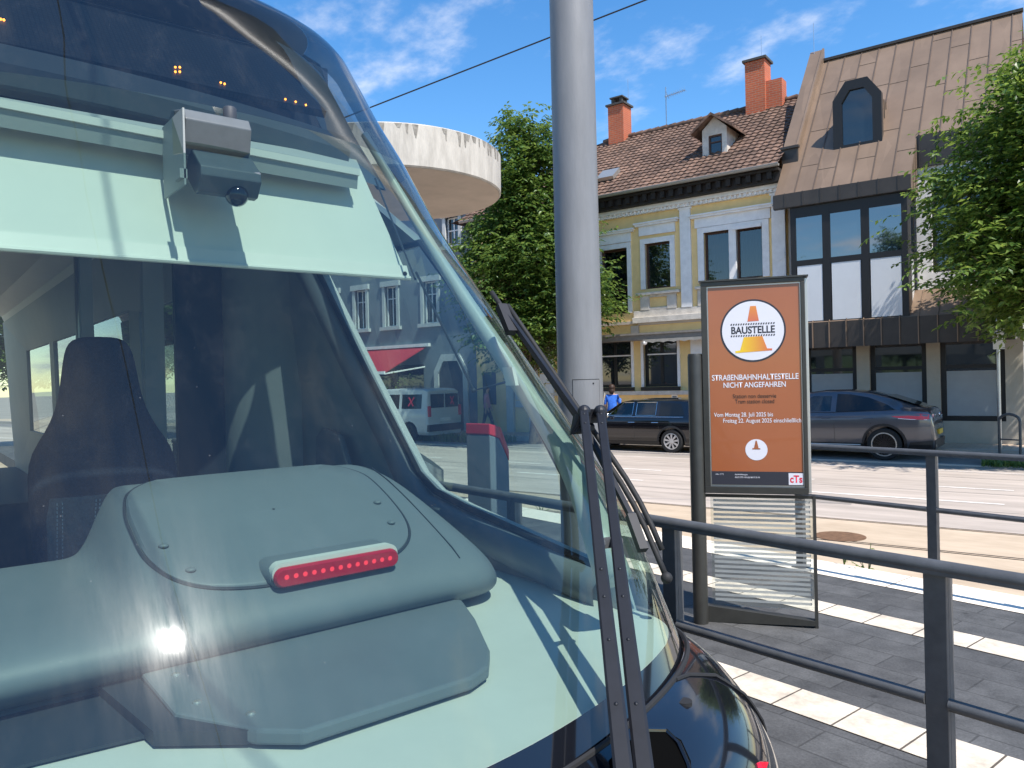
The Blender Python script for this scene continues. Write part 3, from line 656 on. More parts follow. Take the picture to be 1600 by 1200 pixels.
for i in range(76): s = S0+.05+i*.15; mb.box(s, s+.07, -.16, -.101, 7.12, 7.2195)
obj('cornice', mb, white_w, yh)
mb = MB(); mb.box(S0, S1, -.42, -.001, 7.345, 7.62); 
for i in range(38): s = S0+.1+i*.3; mb.box(s, s+.14, -.55, -.4205, 7.42, 7.62)
mb.box(S0, S1, -.60, -.001, 7.6205, 7.70); obj('eaves', mb, dark_wood, yh)
mb = MB(); pr = [(-.72+.07*math.cos(t), 7.76+.07*math.sin(t)) for t in [math.pi*(1+i/8) for i in range(9)]]
mb.prism(pr, lambda u, v, t: (t, u, v), S0-.05, S1+.06); mb.tube([(S0-.05, -.79, 7.765), (S1+.06, -.79, 7.765)], .014, 8); obj('gutter', mb, pmat('zinc', (.33, .32, .30), .5, .5), yh)
# tiled roof, real courses
def roof_tiles(s0, s1, y0, z0, y1, z1, tw=.21, cr_=.27, amp=.018, up=1):
    L = math.hypot(y1-y0, z1-z0); n = int(L/cr_); m = int((s1-s0)/tw)*5
    ny, nz = -(z1-z0)/L, (y1-y0)/L
    rows = []
    for c in range(n):
        for e, off in ((0, .035), (.98, .0)):
            q = (c+e)*L/n; row = []
            for k in range(m+1):
                s = s0+(s1-s0)*k/m; ph = (k % 5)/5*2*math.pi; jit = .006*math.sin(c*12.9+int(k/5)*78.2)
                h = off+amp*math.cos(ph)+jit; sag = .018*math.cos(ph) if e == 0 else 0
                qq = q-sag
                row.append((s, y0+(y1-y0)*qq/L+ny*h, z0+(z1-z0)*qq/L+nz*h))
            rows.append(row)
    return rows
HX = -12.75                              # where the ridge ends and the hip runs down to the left
mb = MB(); rws = roof_tiles(S0-.1, S1+.05, -.74, 7.74, 4.0, 11.08)
def hipcut(p):
    q = min(max((p[1]+.74)/4.74, 0), 1); sx = S0-.45+(HX-S0+.45)*q; return (max(p[0], sx), p[1], p[2])
mb.grid([[hipcut(p) for p in r_] for r_ in rws]); mb.add([(HX, 4, 11.08), (S1+.05, 4, 11.08), (S1+.05, 8.7, 7.74), (S0-.45, 8.7, 7.74)], [(0, 1, 2, 3)]); mb.add([(HX, 4, 11.09), (S0-.45, 8.7, 7.74), (S0-.45, -.74, 7.76)], [(0, 1, 2)])
roof = obj('roof', mb, tile_m, yh)
for s_ in (S1,): mb = MB(); mb.add([(s_, 0, 7.7), (s_, 8, 7.7), (s_, 4, 11)], [(0, 1, 2)]); obj('gable', mb, yellow_w, yh)
mb = MB()
for i in range(24):
    s = HX+i*.336; mb.tube([(s, 4, 11.09), (s+.335, 4, 11.105)], [.10, .115], 10)
obj('ridge_tiles', mb, tile_m, roof, smooth=True)
def chimney(s0, s1, y0, y1, zb, zt, kind):
    mb = MB(); mb.box(s0, s1, y0, y1, zb, zt); ch = obj('chimney', mb, brick_m, roof)
    return ch
chA = chimney(-12.3, -11.65, 3.55, 4.2, 10.2, 12.25, 0)
chB = chimney(-6.95, -6.28, 3.5, 4.15, 10.2, 12.5, 1)
chC = chimney(-6.279, -5.75, 3.6, 4.1, 10.3, 11.75, 2)
mb = MB(); mb.box(-12.37, -11.58, 3.48, 4.27, 12.251, 12.32); mb.box(-12.2, -12.1, 3.65, 3.75, 12.321, 12.55); mb.box(-11.85, -11.75, 3.65, 3.75, 12.321, 12.55); mb.box(-12.2, -12.1, 4.0, 4.1, 12.321, 12.55); mb.box(-11.85, -11.75, 4.0, 4.1, 12.321, 12.55); mb.box(-12.25, -11.7, 3.6, 4.15, 12.551, 12.6)
slate = pmat('slate', (.06, .055, .05), .8); obj('chimney_cap', mb, slate, roof)
mb = MB(); mb.box(-7.02, -6.21, 3.43, 4.22, 12.501, 12.58); obj('chimney_cap', mb, slate, roof)
for x_, z_ in ((-11.6, 12.3), (-6.5, 12.5)): mb = MB(); mb.tube([(x_, 3.9, z_), (x_, 3.9, z_+.95)], .008, 5); obj('lightning_rod', mb, inox, roof)
mb = MB(); mb.tube([(-10.1, 4, 11.0), (-10.1, 4, 12.6)], .022, 8); mb.tube([(-10.15, 4.0, 12.25), (-9.2, 3.7, 12.2)], .012, 6)
for i in range(9):
    x = -10.05+i*.1; y = 4.0-(i*.1+.1)*.31; mb.tube([(x-.03, y-.13, 12.24-i*.005), (x+.03, y+.13, 12.24-i*.005)], .006, 5); mb.tube([(x, y, 12.14), (x, y, 12.33)], .005, 5)
mb.tube([(-10.1, 4, 12.45), (-9.8, 3.6, 12.0)], .008, 5); obj('television_aerial', mb, inox, roof)
# dormer with gabled tile roof
mb = MB(); dz = 8.62; sA, sB, yf = -7.42, -6.62, .78
holes_wall(mb, sA, sB, dz-.05, 9.62, [(sA+.2, sB-.16, dz+.12, 9.42)], yf, .2)
mb.add([(sB, yf, dz-.05), (sB, yf+1.6, dz-.05), (sB, yf+1.6, 9.62), (sB, yf, 9.62)], [(0, 1, 2, 3)]); mb.add([(sA, yf, dz-.05), (sA, yf+1.6, dz-.05), (sA, yf+1.6, 9.62), (sA, yf, 9.62)], [(0, 1, 2, 3)])
mb.add([(sA, yf, 9.62), (sB, yf, 9.62), ((sA+sB)/2, yf, 9.98)], [(0, 1, 2)])
dm = obj('dormer', mb, old_w, roof)
window(roof, sA+.2, sB-.16, dz+.12, 9.42, yf-.06, brown_wood, house_glass, .05, (), (9.2,), 'dormer_window')
mb = MB(); sm = (sA+sB)/2
for sgn in (-1, 1):
    a = [(sm, yf-.28, 10.06), (sm, yf+2.1, 10.06), (sm+sgn*.68, yf+1.55, 9.56), (sm+sgn*.68, yf-.28, 9.56)]
    mb.add(a+[(x, y, z-.08) for x, y, z in a], [(0, 1, 2, 3), (7, 6, 5, 4), (0, 4, 5, 1), (1, 5, 6, 2), (2, 6, 7, 3), (3, 7, 4, 0)])
obj('dormer_roof', mb, tile_m, roof)
mb = MB(); mb.hexa([(-11.0, .30, 8.52), (-10.35, .30, 8.52), (-10.35, .78, 8.86), (-11.0, .78, 8.86), (-11.0, .22, 8.62), (-10.35, .22, 8.62), (-10.35, .72, 9.0), (-11.0, .72, 9.0)]); sk = obj('skylight', mb, alu, roof)
mb = MB(); mb.add([(-10.95, .25, 8.642), (-10.40, .25, 8.642), (-10.40, .69, 8.992), (-10.95, .69, 8.992)], [(0, 1, 2, 3)]); obj('pane', mb, house_glass, sk) if False else None
for i, (a, b, c, d) in enumerate(wins):
    if i < 3 or i == 6: window(yh, a, b, c, d, 0, brown_wood, pane_clear, .055, (), (), 'window', curtain)
    elif i == 3: window(yh, a, b, c, d, 0, brown_wood, pane_clear, .07, (), (4.75,), 'french_window', curtain)
    else: window(yh, a, b, c, d, 0, black_fr, house_glass, .09, ((a+b)/2,), (c+1.05,), 'shop_window')
mb = MB()
for a, b in ((-11.0, -9.69), (-9.25, -8.08)):
    mb.box(a-.09, a, -.04, .099, 1.56, 3.14); mb.box(b, b+.09, -.04, .099, 1.56, 3.14); mb.box(a+.07, b-.07, .10, .11, 2.58, 2.62)
obj('shop_window_trim', mb, white_w, yh)
mb = MB(); mb.box(-11.1, -9.6, -.10, .0995, 1.44, 1.555); mb.box(-9.33, -8.0, -.10, .0995, 1.44, 1.555); obj('shop_window_sill', mb, black_fr, yh)
mb = MB(); mb.box(-12.7, -7.6, -.11, -.001, 1.30, 1.43); obj('ledge', mb, old_w, yh)
mb = MB(); mb.box(-12.7, -9.4, -.12, -.001, 3.60, 3.70); mb.box(-9.399, S1, -.05, -.001, 3.55, 3.6195); mb.box(-9.65, -9.38, -.09, -.001, 3.28, 3.5495); obj('string_course', mb, conc_under, yh)
mb = MB(); mb.box(-12.9, S1, -.55, -.001, 3.21, 3.275); mb.box(-12.9, S1, -.50, -.001, 3.05, 3.2095); aw = obj('awning_box', mb, pmat('awning_grey', (.23, .21, .19), .8, var=.15), yh)
mb = MB(); k = 60; top = [(-9.0+i*(4.2/k), -.545, 3.06) for i in range(k+1)]; bot = [(-9.0+i*(4.2/k), -.55, 2.94+.035*abs(math.sin(i*math.pi/5))) for i in range(k+1)]
mb.grid([bot, top]); obj('valance', mb, pmat('valance_m', (.30, .28, .25), .9, var=.15), aw)
mb = MB(); mb.dome((-8.95, -.5, 2.95), .07); mb.bar((-8.95, -.45, 3.05), (-8.95, -.45, 2.95), .03); obj('lamp', mb, white_w, yh, smooth=True)
mb = MB(); mb.box(-7.62, -6.2, -.06, -.001, .0, 3.04); obj('door_surround', mb, white_w, yh)
mb = MB(); mb.box(-7.45, -6.35, -.075, -.0605, .0, 2.5); obj('door', mb, old_w, yh)
mb = MB(); mb.box(-8.30, -8.10, -.03, -.001, 1.08, 1.32); obj('notice_box', mb, white_w, yh)
mb = MB(); mb.box(-8.27, -8.13, -.033, -.0305, 1.16, 1.26); obj('notice', mb, grey_wall, yh)
mb = MB()
for i in range(9): mb.box(-13.3, -12.72, -.05, -.001, .3+i*.36, .3+i*.36+.335)
obj('quoins', mb, white_w, yh)

# --- brown metal roofed house
bh = thing('brown_roof_house', 'modern house clad in brown sheet metal with dark glazed bay and white panels', 'house', O_F, PH)
E0, E1 = -4.655, 0.97
mb = MB(); bw_ = [(-4.2, -2.84, .56, 2.95), (-2.51, -1.14, .56, 2.95), (-.83, .59, .56, 2.95), (-.95, .35, 4.4, 6.9)]
holes_wall(mb, E0, E1, -.02, 3.2, bw_[:3], 0, .22); mb.box(E0, E1, .23, 8, -.02, 3.2)
mb.add([(E1, 0, -.02), (E1, .24, -.02), (E1, .24, 3.2), (E1, 0, 3.2)], [(0, 1, 2, 3)]); obj('ground_floor_wall', mb, cream_w, bh)
mb = MB(); holes_wall(mb, -1.30, E1, 3.2, 7.75, bw_[3:], 0, .2); mb.box(E0, E1, .23, 8, 3.201, 7.75); obj('upper_wall', mb, white_w, bh)
for a, b, c, d in bw_[:3]:
    w = window(bh, a, b, c, d, 0, black_fr, house_glass, .12, (), (1.95,), 'shop_window')
    mb = MB(); mb.box(a+.13, b-.13, .125, .133, c+.13, 1.84); obj('window_blind', mb, blind_w, w)
window(bh, *bw_[3], 0, black_fr, house_glass, .09, (-.3,), (), 'window')
# ground floor canopy
mb = MB(); mb.hexa([(E0, -1.0, 2.55), (E1-.1, -1.0, 2.55), (E1-.1, -.001, 2.62), (E0, -.001, 2.62), (E0, -1.0, 3.22), (E1-.1, -1.0, 3.22), (E1-.1, -.001, 3.98), (E0, -.001, 3.98)]); cv = obj('canopy', mb, brown_metal, bh)
mb = MB(); mb.box(E0, E1-.1, -1.012, -1.002, 2.55, 3.235); obj('fascia', mb, brown_dark, cv)
mb = MB()
s = E0+.1
while s < E1-.1:
    mb.box(s-.012, s+.012, -1.045, -1.0125, 2.55, 3.25); mb.bar((s, -1.0, 3.235), (s, -.01, 3.99), .022, .03); s += .425
obj('standing_seams', mb, brown_metal, cv)
# bay
YB = -.95; B0, B1 = -4.25, -1.36
mb = MB(); mb.box(B0+.02, B1-.02, YB+.06, -.001, 3.2, 6.6); obj('bay_core', mb, int_dk, bh)
mb = MB()
cols = [B0, B0+.14, -3.42, -3.22, -2.46, -2.26, B1-.14, B1]
for i in range(0, 8, 2): mb.box(cols[i], cols[i+1], YB, YB+.08, 3.22, 6.40)
for i in range(1, 7, 2):
    for z0, z1 in ((4.80, 4.95), (6.12, 6.40), (3.22, 3.28)): mb.box(cols[i], cols[i+1], YB+.004, YB+.079, z0, z1)
mb.box(B1-.02, B1, YB+.0805, -.45, 3.22, 6.4); mb.box(B1-.02, B1+.0, -.10, -.002, 3.22, 6.4); mb.box(B1-.021, B1-.001, -.45, -.1, 6.12, 6.4); mb.box(B1-.021, B1-.001, -.45, -.1, 4.8, 4.95)
bay = obj('bay_frame', mb, black_fr, bh)
for i in range(1, 7, 2):
    mb = MB(); mb.box(cols[i], cols[i+1], YB+.03, YB+.045, 4.95, 6.12); obj('bay_pane', mb, bay_glass, bay)
    mb = MB(); mb.box(cols[i]+.02, cols[i+1]-.02, YB+.012, YB+.045, 3.285, 4.795); obj('bay_panel', mb, white_panel, bay)
mb = MB(); mb.box(B1-.015, B1-.008, -.449, -.101, 4.951, 6.119); obj('bay_pane', mb, bay_glass, bay)
mb = MB(); mb.box(B1-.018, B1-.006, -.449, -.101, 3.3, 4.799); obj('bay_panel', mb, white_panel, bay)
# big brown roof slope:  z = 6.75 + 1.215*(y+.95)
RZ = lambda y: 6.78+1.215*(y+1.0)
mb = MB(); th = .12
def slab(mb, s0, s1, y0, y1, t=.12, lift=0):
    a = [(s0, y0, RZ(y0)+lift), (s1, y0, RZ(y0)+lift), (s1, y1, RZ(y1)+lift), (s0, y1, RZ(y1)+lift)]
    mb.hexa([(x, y+.6*t, z-t) for x, y, z in a]+a)
slab(mb, E0+.0, -1.27, -1.02, .0, .10); slab(mb, E0+.0, E1, .0005, 3.05, .10)
mb.add([(E0, 3.05, RZ(3.05)), (E1, 3.05, RZ(3.05)), (E1, 7, 7.7), (E0, 7, 7.7)], [(0, 1, 2, 3)])
br = obj('metal_roof', mb, brown_metal, bh)
mb = MB(); rn = random.Random(4); s = E0+.55
while s < E1:
    y0 = -1.02 if s < -1.28 else 0.0
    mb.bar((s, y0, RZ(y0)+.012), (s, 3.05, RZ(3.05)+.012), .028, .03)
    y = y0+rn.uniform(.5, 1.5)
    while y < 2.8:
        mb.bar((s, y, RZ(y)+.003), (s+.47, y, RZ(y)+.003), .016, .012); y += rn.uniform(.95, 1.5)
    s += .485
obj('roof_seams', mb, pmat('seam', (.12, .085, .062), .5, .15), br)
mb = MB(); mb.box(E0-.02, -1.25, -1.05, -1.022, 6.42, 6.80)
s = E0+.3
while s < -1.3: mb.box(s-.012, s+.012, -1.062, -1.0505, 6.42, 6.81); s += .47
mb.box(E0-.02, -1.25, -1.02, -.90, 6.405, 6.46); obj('bay_fascia', mb, brown_dark, br)
mb = MB(); mb.box(-1.26, E1, -.06, -.002, 7.15, RZ(0)-.03)
for i in range(6): mb.box(-1.2+i*.42, -1.18+i*.42, -.075, -.0605, 7.15, RZ(0)-.02)
obj('eaves_fascia', mb, brown_dark, br)
mb = MB(); mb.prism([(-1.02, RZ(-1.02)), (-1.02, 6.45), (-.005, 6.45), (-.005, RZ(-.005))], lambda u, v, t: (t, u, v), -1.268, -1.25)
for y in (-.7, -.35): mb.box(-1.2495, -1.235, y-.01, y+.01, 6.45, RZ(y)-.02)
obj('bay_cheek', mb, brown_metal, br)
mb = MB(); mb.bar((E0-.02, 3.05, RZ(3.05)+.03), (E1+.02, 3.05, RZ(3.05)+.03), .16, .08); obj('ridge_cap', mb, brown_dark, br)
# raised verge along the left edge
mb = MB(); a = []
for y in (-.02, 3.12): a += [(E0-.03, y, RZ(y)-.3), (E0+.40, y, RZ(y)-.3), (E0+.40, y, RZ(y)+.33), (E0-.03, y, RZ(y)+.33)]
mb.add(a, [(0, 1, 2, 3), (7, 6, 5, 4), (0, 4, 5, 1), (1, 5, 6, 2), (2, 6, 7, 3), (3, 7, 4, 0)]); 
mb.bar((E0+.36, -.02, RZ(-.02)+.345), (E0+.36, 3.12, RZ(3.12)+.345), .06, .05); obj('verge', mb, brown_metal, br)
mb = MB(); mb.box(E0-.04, E0+.41, -.10, -.021, 6.82, RZ(-.02)+.30); mb.box(E0-.06, E0+.45, -.16, -.02, RZ(-.02)+.3005, RZ(-.02)+.37); obj('verge_end', mb, brown_dark, br)
mb = MB(); mb.tube([(E0+.1, 3.05, RZ(3.05)), (E0+.1, 3.05, RZ(3.05)+1.3)], .01, 5); obj('lightning_rod', mb, inox, br)
# dormer with chamfered top
d0, d1, dy, zb, zt = -3.26, -2.14, .14, 8.0, 9.80
outl = [(d0, zb), (d1, zb), (d1, zt-.45), (d1-.30, zt-.02), (d0+.30, zt-.02), (d0, zt-.45)]
mb = MB(); mb.prism(outl, lambda u, v, t: (u, t, v), dy, dy+1.6); db = obj('roof_dormer', mb, brown_metal, br)
fo = [(d0-.06, zb-.06), (d1+.06, zb-.06), (d1+.06, zt-.42), (d1-.28, zt+.06), (d0+.28, zt+.06), (d0-.06, zt-.42)]
mb = MB(); inn = [(d0+.17, zb+.12), (d1-.17, zb+.12), (d1-.17, zt-.52), (d1-.38, zt-.2), (d0+.38, zt-.2), (d0+.17, zt-.52)]
n = 6; vs = [(u, dy-.10, v) for u, v in fo]+[(u, dy-.10, v) for u, v in inn]+[(u, dy+.10, v) for u, v in fo]+[(u, dy-.001, v) for u, v in inn]
fs = []
for i in range(n):
    j = (i+1) % n; fs += [(i, j, n+j, n+i), (i, 2*n+i, 2*n+j, j), (n+i, n+j, 3*n+j, 3*n+i)]
mb.add(vs, fs); obj('dormer_frame', mb, black_fr, br)
mb = MB(); mb.prism(inn, lambda u, v, t: (u, t, v), dy-.03, dy-.02); obj('dormer_pane', mb, house_glass, br)
mb = MB()
for q in (.3, .55, .8): mb.box(d1+.0, d1+.018, dy+q-.012, dy+q+.012, RZ(dy+q), zt-.45)
mb.bar((d1-.3, dy, zt), (d1-.3, dy+1.3, zt), .03); obj('dormer_seams', mb, brown_dark, br)

# --- grey house to the left, seen through the tram cab
gh = thing('grey_house', 'grey house with white window surrounds, octagonal doorway and red awning, seen through the tram', 'house', O_F, PH)
G0, G1 = -27., -16.21
gw = [(-22.75, -22.1, 4.2, 5.85), (-20.95, -20.3, 4.2, 5.85), (-24.6, -23.9, 4.2, 5.85), (-18.8, -18.1, 4.2, 5.85), (-17.55, -16.9, 7.1, 8.2)]
gs = [(-25.5, -18.9, .3, 2.6)]
mb = MB(); holes_wall(mb, G0, G1, -.02, 8.7, gw+gs, 0, .22); mb.box(G0, G1, .26, 8, -.02, 8.7); obj('wall', mb, grey_wall, gh)
for g in gw:
    window(gh, *g, 0, white_w, house_glass, .05, ((g[0]+g[1])/2,), (g[3]-.5,), 'window')
for a, b, c, d in gw:
    mb = MB(); mb.box(a-.15, a, -.06, .0995, c, d); mb.box(b, b+.15, -.06, .0995, c, d); mb.box(a-.22, b+.22, -.10, .0995, d, d+.22); mb.box(a-.25, b+.25, -.14, .0995, c-.14, c); obj('window_surround', mb, pale_wall, gh)
window(gh, *gs[0], 0, black_fr, house_glass, .1, (-23.8, -22.1, -20.5), (), 'shop_window')
dc = -17.45; oct_o = [(dc-.85, -.02), (dc-.85, 2.3), (dc-.45, 2.95), (dc+.45, 2.95), (dc+.85, 2.3), (dc+.85, -.02)]; oct_i = [(dc-.62, -.02), (dc-.62, 2.2), (dc-.36, 2.68), (dc+.36, 2.68), (dc+.62, 2.2), (dc+.62, -.02)]
mb = MB(); n = 6; vs = [(u, -.08, v) for u, v in oct_o]+[(u, -.08, v) for u, v in oct_i]+[(u, -.001, v) for u, v in oct_o]+[(u, -.001, v) for u, v in oct_i]; fs = []
for i in range(5): j = i+1; fs += [(i, j, n+j, n+i), (i, 2*n+i, 2*n+j, j), (n+i, n+j, 3*n+j, 3*n+i)]
mb.add(vs, fs); obj('door_surround', mb, pale_wall, gh)
mb = MB(); mb.prism(oct_i, lambda u, v, t: (u, t, v), -.02, -.003); dr = obj('door', mb, int_dk, gh)
mb = MB(); mb.box(dc+.1, dc+.14, -.06, -.0205, .7, 1.5); obj('handle', mb, inox, dr)
mb = MB()
for a, b in ((-14.75, -14.45), (-13.75, -13.4)): mb.box(a, b, -.12, -.001, 0, 3.1)
for i in range(8): mb.box(-14.4, -13.8, -.05, -.001, .9+i*.27, .9+i*.27+.24)
mb.box(-15.2, -13.33, -.2, -.001, 3.101, 3.2); obj('shopfront_pillars', mb, pale_wall, yh)
mb = MB(); mb.box(-15.9, -15.3, -.03, -.001, 1.0, 2.2); obj('vending_machine', mb, int_dk, yh)
mb = MB(); mb.hexa([(-25.8, -2.3, 2.25), (-18.75, -2.3, 2.25), (-18.75, -.02, 3.25), (-25.8, -.02, 3.25), (-25.8, -2.3, 2.29), (-18.75, -2.3, 2.29), (-18.75, -.02, 3.29), (-25.8, -.02, 3.29)]); aw2 = obj('awning', mb, awn_red, gh)
mb = MB(); mb.box(-25.8, -18.7, -2.36, -2.301, 2.22, 2.33); mb.box(-25.85, -18.5, -.14, -.002, 3.295, 3.42); mb.bar((-18.8, -2.25, 2.24), (-18.8, -.05, 2.5), .05); obj('awning_bars', mb, white_w, aw2)
mb = MB(); mb.box(G0-.1, G1, -.12, 8.1, 8.701, 8.85); obj('flat_roof', mb, conc_under, gh)
# low planting by the doorway and at the kerb, shrub under the awning
def tuft(n, w, h, seed, d=None):
    rnd = random.Random(seed); mb = MB(); d = d or w
    for i in range(n):
        x, y = rnd.uniform(-w, w), rnd.uniform(-d, d); a = rnd.uniform(0, 6.28); q = rnd.uniform(.5, 1)*h; l = rnd.uniform(.2, .7)*h
        cx, cy = math.cos(a), math.sin(a); ww = h*.05+.006
        mb.add([(x-cy*ww, y+cx*ww, 0), (x+cy*ww, y-cx*ww, 0), (x+cx*l*.5+cy*ww, y+cy*l*.5-cx*ww, q*.7), (x+cx*l, y+cy*l, q)], [(0, 1, 2), (0, 2, 3)])
    return mb
o = obj('grass', tuft(1500, 1.0, .16, 3, .55), leaf_g); o.location = (-5.6, 18.3, -.276); o.rotation_euler = (0, 0, PH); tag(o, 'patch of green grass round the foot of the broad tree', 'grass'); o['kind'] = 'stuff'
o = obj('grass', tuft(900, 2.2, .3, 4, .5), leaf_g); p = facade(-15.0, -2.6); o.location = (p.x, p.y, -.276); o.rotation_euler = (0, 0, PH); tag(o, 'strip of low green planting by the kerb, seen through the windscreen', 'grass'); o['kind'] = 'stuff'
def weed(loc, label, h, seed):
    rnd = random.Random(seed); t = thing('weed', label, 'weed', loc, 0, 'weeds along the platform edge'); st = MB(); lf = MB()
    for i in range(7):
        a = rnd.uniform(0, 6.28); l = rnd.uniform(.4, 1)*h; e = rnd.uniform(.1, .6)*h
        pts = [(0, 0, 0), (math.cos(a)*e*.4, math.sin(a)*e*.4, l*.6), (math.cos(a)*e, math.sin(a)*e, l)]; st.tube(pts, .003, 5)
        for k in range(9):
            q = rnd.random(); p = Vector(pts[1]).lerp(Vector(pts[2]), q) if q > .3 else Vector(pts[0]).lerp(Vector(pts[1]), rnd.random())
            b = rnd.uniform(0, 6.28); s = h*.13; u = Vector((math.cos(b), math.sin(b), rnd.uniform(-.3, .5)))*s; w = Vector((-math.sin(b), math.cos(b), .2))*s*.3
            lf.add([p, p+u*.5+w, p+u, p+u*.5-w], [(0, 1, 2, 3)])
    obj('stems', st, leaf_g, t); obj('leaves', lf, leaf_b, t)
weed((-3.62, 6.72, -.02), 'leafy weed growing at the platform edge right of the advertising panel', .17, 1)
weed((-3.42, 6.76, -.1), 'thin dry looking weed beside the leafy one at the platform edge', .33, 2)
weed((-7.9, 6.75, -.1), 'small weed sprouting at the platform edge left of the panel pole', .22, 5)
sp_ = thing('shrub', 'pale leafy shrub behind the white van, under the red awning', 'shrub', facade(-20.0, -1.4))
rnd = random.Random(9); mb = MB()
for i in range(900):
    p = Vector((rnd.gauss(0, .8), rnd.gauss(0, .45), 1.5+rnd.gauss(0, .4))); b = rnd.uniform(0, 6.28); u = Vector((math.cos(b), math.sin(b), rnd.uniform(-.6, .6)))*.09; w = Vector((-math.sin(b), math.cos(b), .3))*.035
    mb.add([p, p+u*.5+w, p+u, p+u*.5-w], [(0, 1, 2, 3)])
obj('foliage', mb, leaf_g, sp_)
mb = MB()
for i in range(8): mb.tube([(rnd.uniform(-.3, .3), rnd.uniform(-.2, .2), 0), (rnd.uniform(-.8, .8), rnd.uniform(-.4, .4), 1.7)], .015, 5)
obj('stems', mb, bark, sp_)

# sign post with small plates, bicycle hoop
p = facade(.62-1.02, -.95) if False else Vector((-7.0, 20.23, -.13))
t = thing('sign_post', 'thin galvanised post with two small plates at the top, before the shop windows', 'sign post', p)
mb = MB(); mb.tube([(0, 0, 0), (0, 0, 3.1)], .04, 12); obj('post', mb, inox, t, smooth=True)
mb = MB(); mb.box(-.13, .13, -.055, -.042, 2.62, 2.92); obj('plate', mb, plate_w, t); mb = MB(); mb.box(-.13, .13, -.055, -.042, 2.33, 2.60); obj('plate', mb, plate_w, t)
mb = MB()
for i in range(3): mb.box(-.09, .02, -.058, -.0555, 2.70+i*.06, 2.73+i*.06)
obj('print', mb, pmat('blue_print', (.03, .08, .3), .4), t)
for pl in t.children:
    if pl.name.startswith('pla') or pl.name.startswith('pri'): pl.rotation_euler = (0, 0, R(45))
t = thing('bicycle_hoop', 'dark tubular bicycle hoop standing at the kerb beside the grass patch', 'bicycle hoop', (-6.42, 19.12, -.276))
mb = MB(); pts = [(-.22, 0, 0), (-.22, 0, .85)]+[(-.22*math.cos(math.pi*i/10), 0, .85+.16*math.sin(math.pi*i/10)) for i in range(1, 10)]+[(.22, 0, .85), (.22, 0, 0)]
mb.tube(pts, .03, 10); h_ = obj('hoop', mb, steel_dk, t, smooth=True); h_.rotation_euler = (0, 0, R(-10))
mb = MB(); mb.bar((-.22, 0, .45), (.22, 0, .45), .03); h2 = obj('crossbar', mb, steel_dk, t); h2.rotation_euler = (0, 0, R(-10))

# ------------------------------------------------------------------ bin and ticket post behind the tram
t = thing('litter_bin', 'brushed steel cylindrical bin with slanted top, seen through the cab window', 'litter bin', (-4.97, 3.07, 0))
mb = MB(); n = 36; rows = []
for z in (0.02, .9): rows.append([(.17*math.cos(2*math.pi*k/n), .17*math.sin(2*math.pi*k/n), z) for k in range(n)])
rows.append([(.17*math.cos(2*math.pi*k/n), .17*math.sin(2*math.pi*k/n), 1.2-.12*math.cos(2*math.pi*k/n-1.0)) for k in range(n)])
mb.loft(rows); obj('body', mb, inox, t, smooth=True)
mb = MB(); mb.lathe([(.18, 0), (.18, .019)], (0, 0, 0), 'z', 32); obj('base', mb, black_mat, t)
t = thing('ticket_validator', 'grey ticket validator post with bright red slanted head, seen through the cab window', 'ticket validator', (-4.97, 3.70, 0), R(100))
mb = MB(); mb.prism([(-.11, 0), (.11, 0), (.11, 1.10), (.0, 1.29), (-.11, 1.325)], lambda u, v, t_: (u, t_, v), -.13, .13); obj('body', mb, grey_wall, t, bevel=.008)
mb = MB(); mb.prism([(-.113, 1.327), (.001, 1.292), (.113, 1.10), (.113, 1.19), (.02, 1.38), (-.113, 1.415)], lambda u, v, t_: (u, t_, v), -.132, .132); obj('head', mb, red_paint, t, bevel=.008)
mb = MB(); mb.box(.1105, .114, -.08, .08, .80, 1.02); obj('screen', mb, black_gloss, t)

# ------------------------------------------------------------------ cars
def apply_bool(o, cutters):
    for c in cutters:
        m = o.modifiers.new('cut', 'BOOLEAN'); m.operation = 'DIFFERENCE'; m.solver = 'EXACT'; m.object = c
    dg = bpy.context.evaluated_depsgraph_get(); dg.update()
    me = bpy.data.meshes.new_from_object(o.evaluated_get(dg)); o.modifiers.clear(); old = o.data; o.data = me; bpy.data.meshes.remove(old)
    for c in cutters: bpy.data.objects.remove(c)
    for p in o.data.polygons: p.use_smooth = True
    o.data.set_sharp_from_angle(angle=R(35))

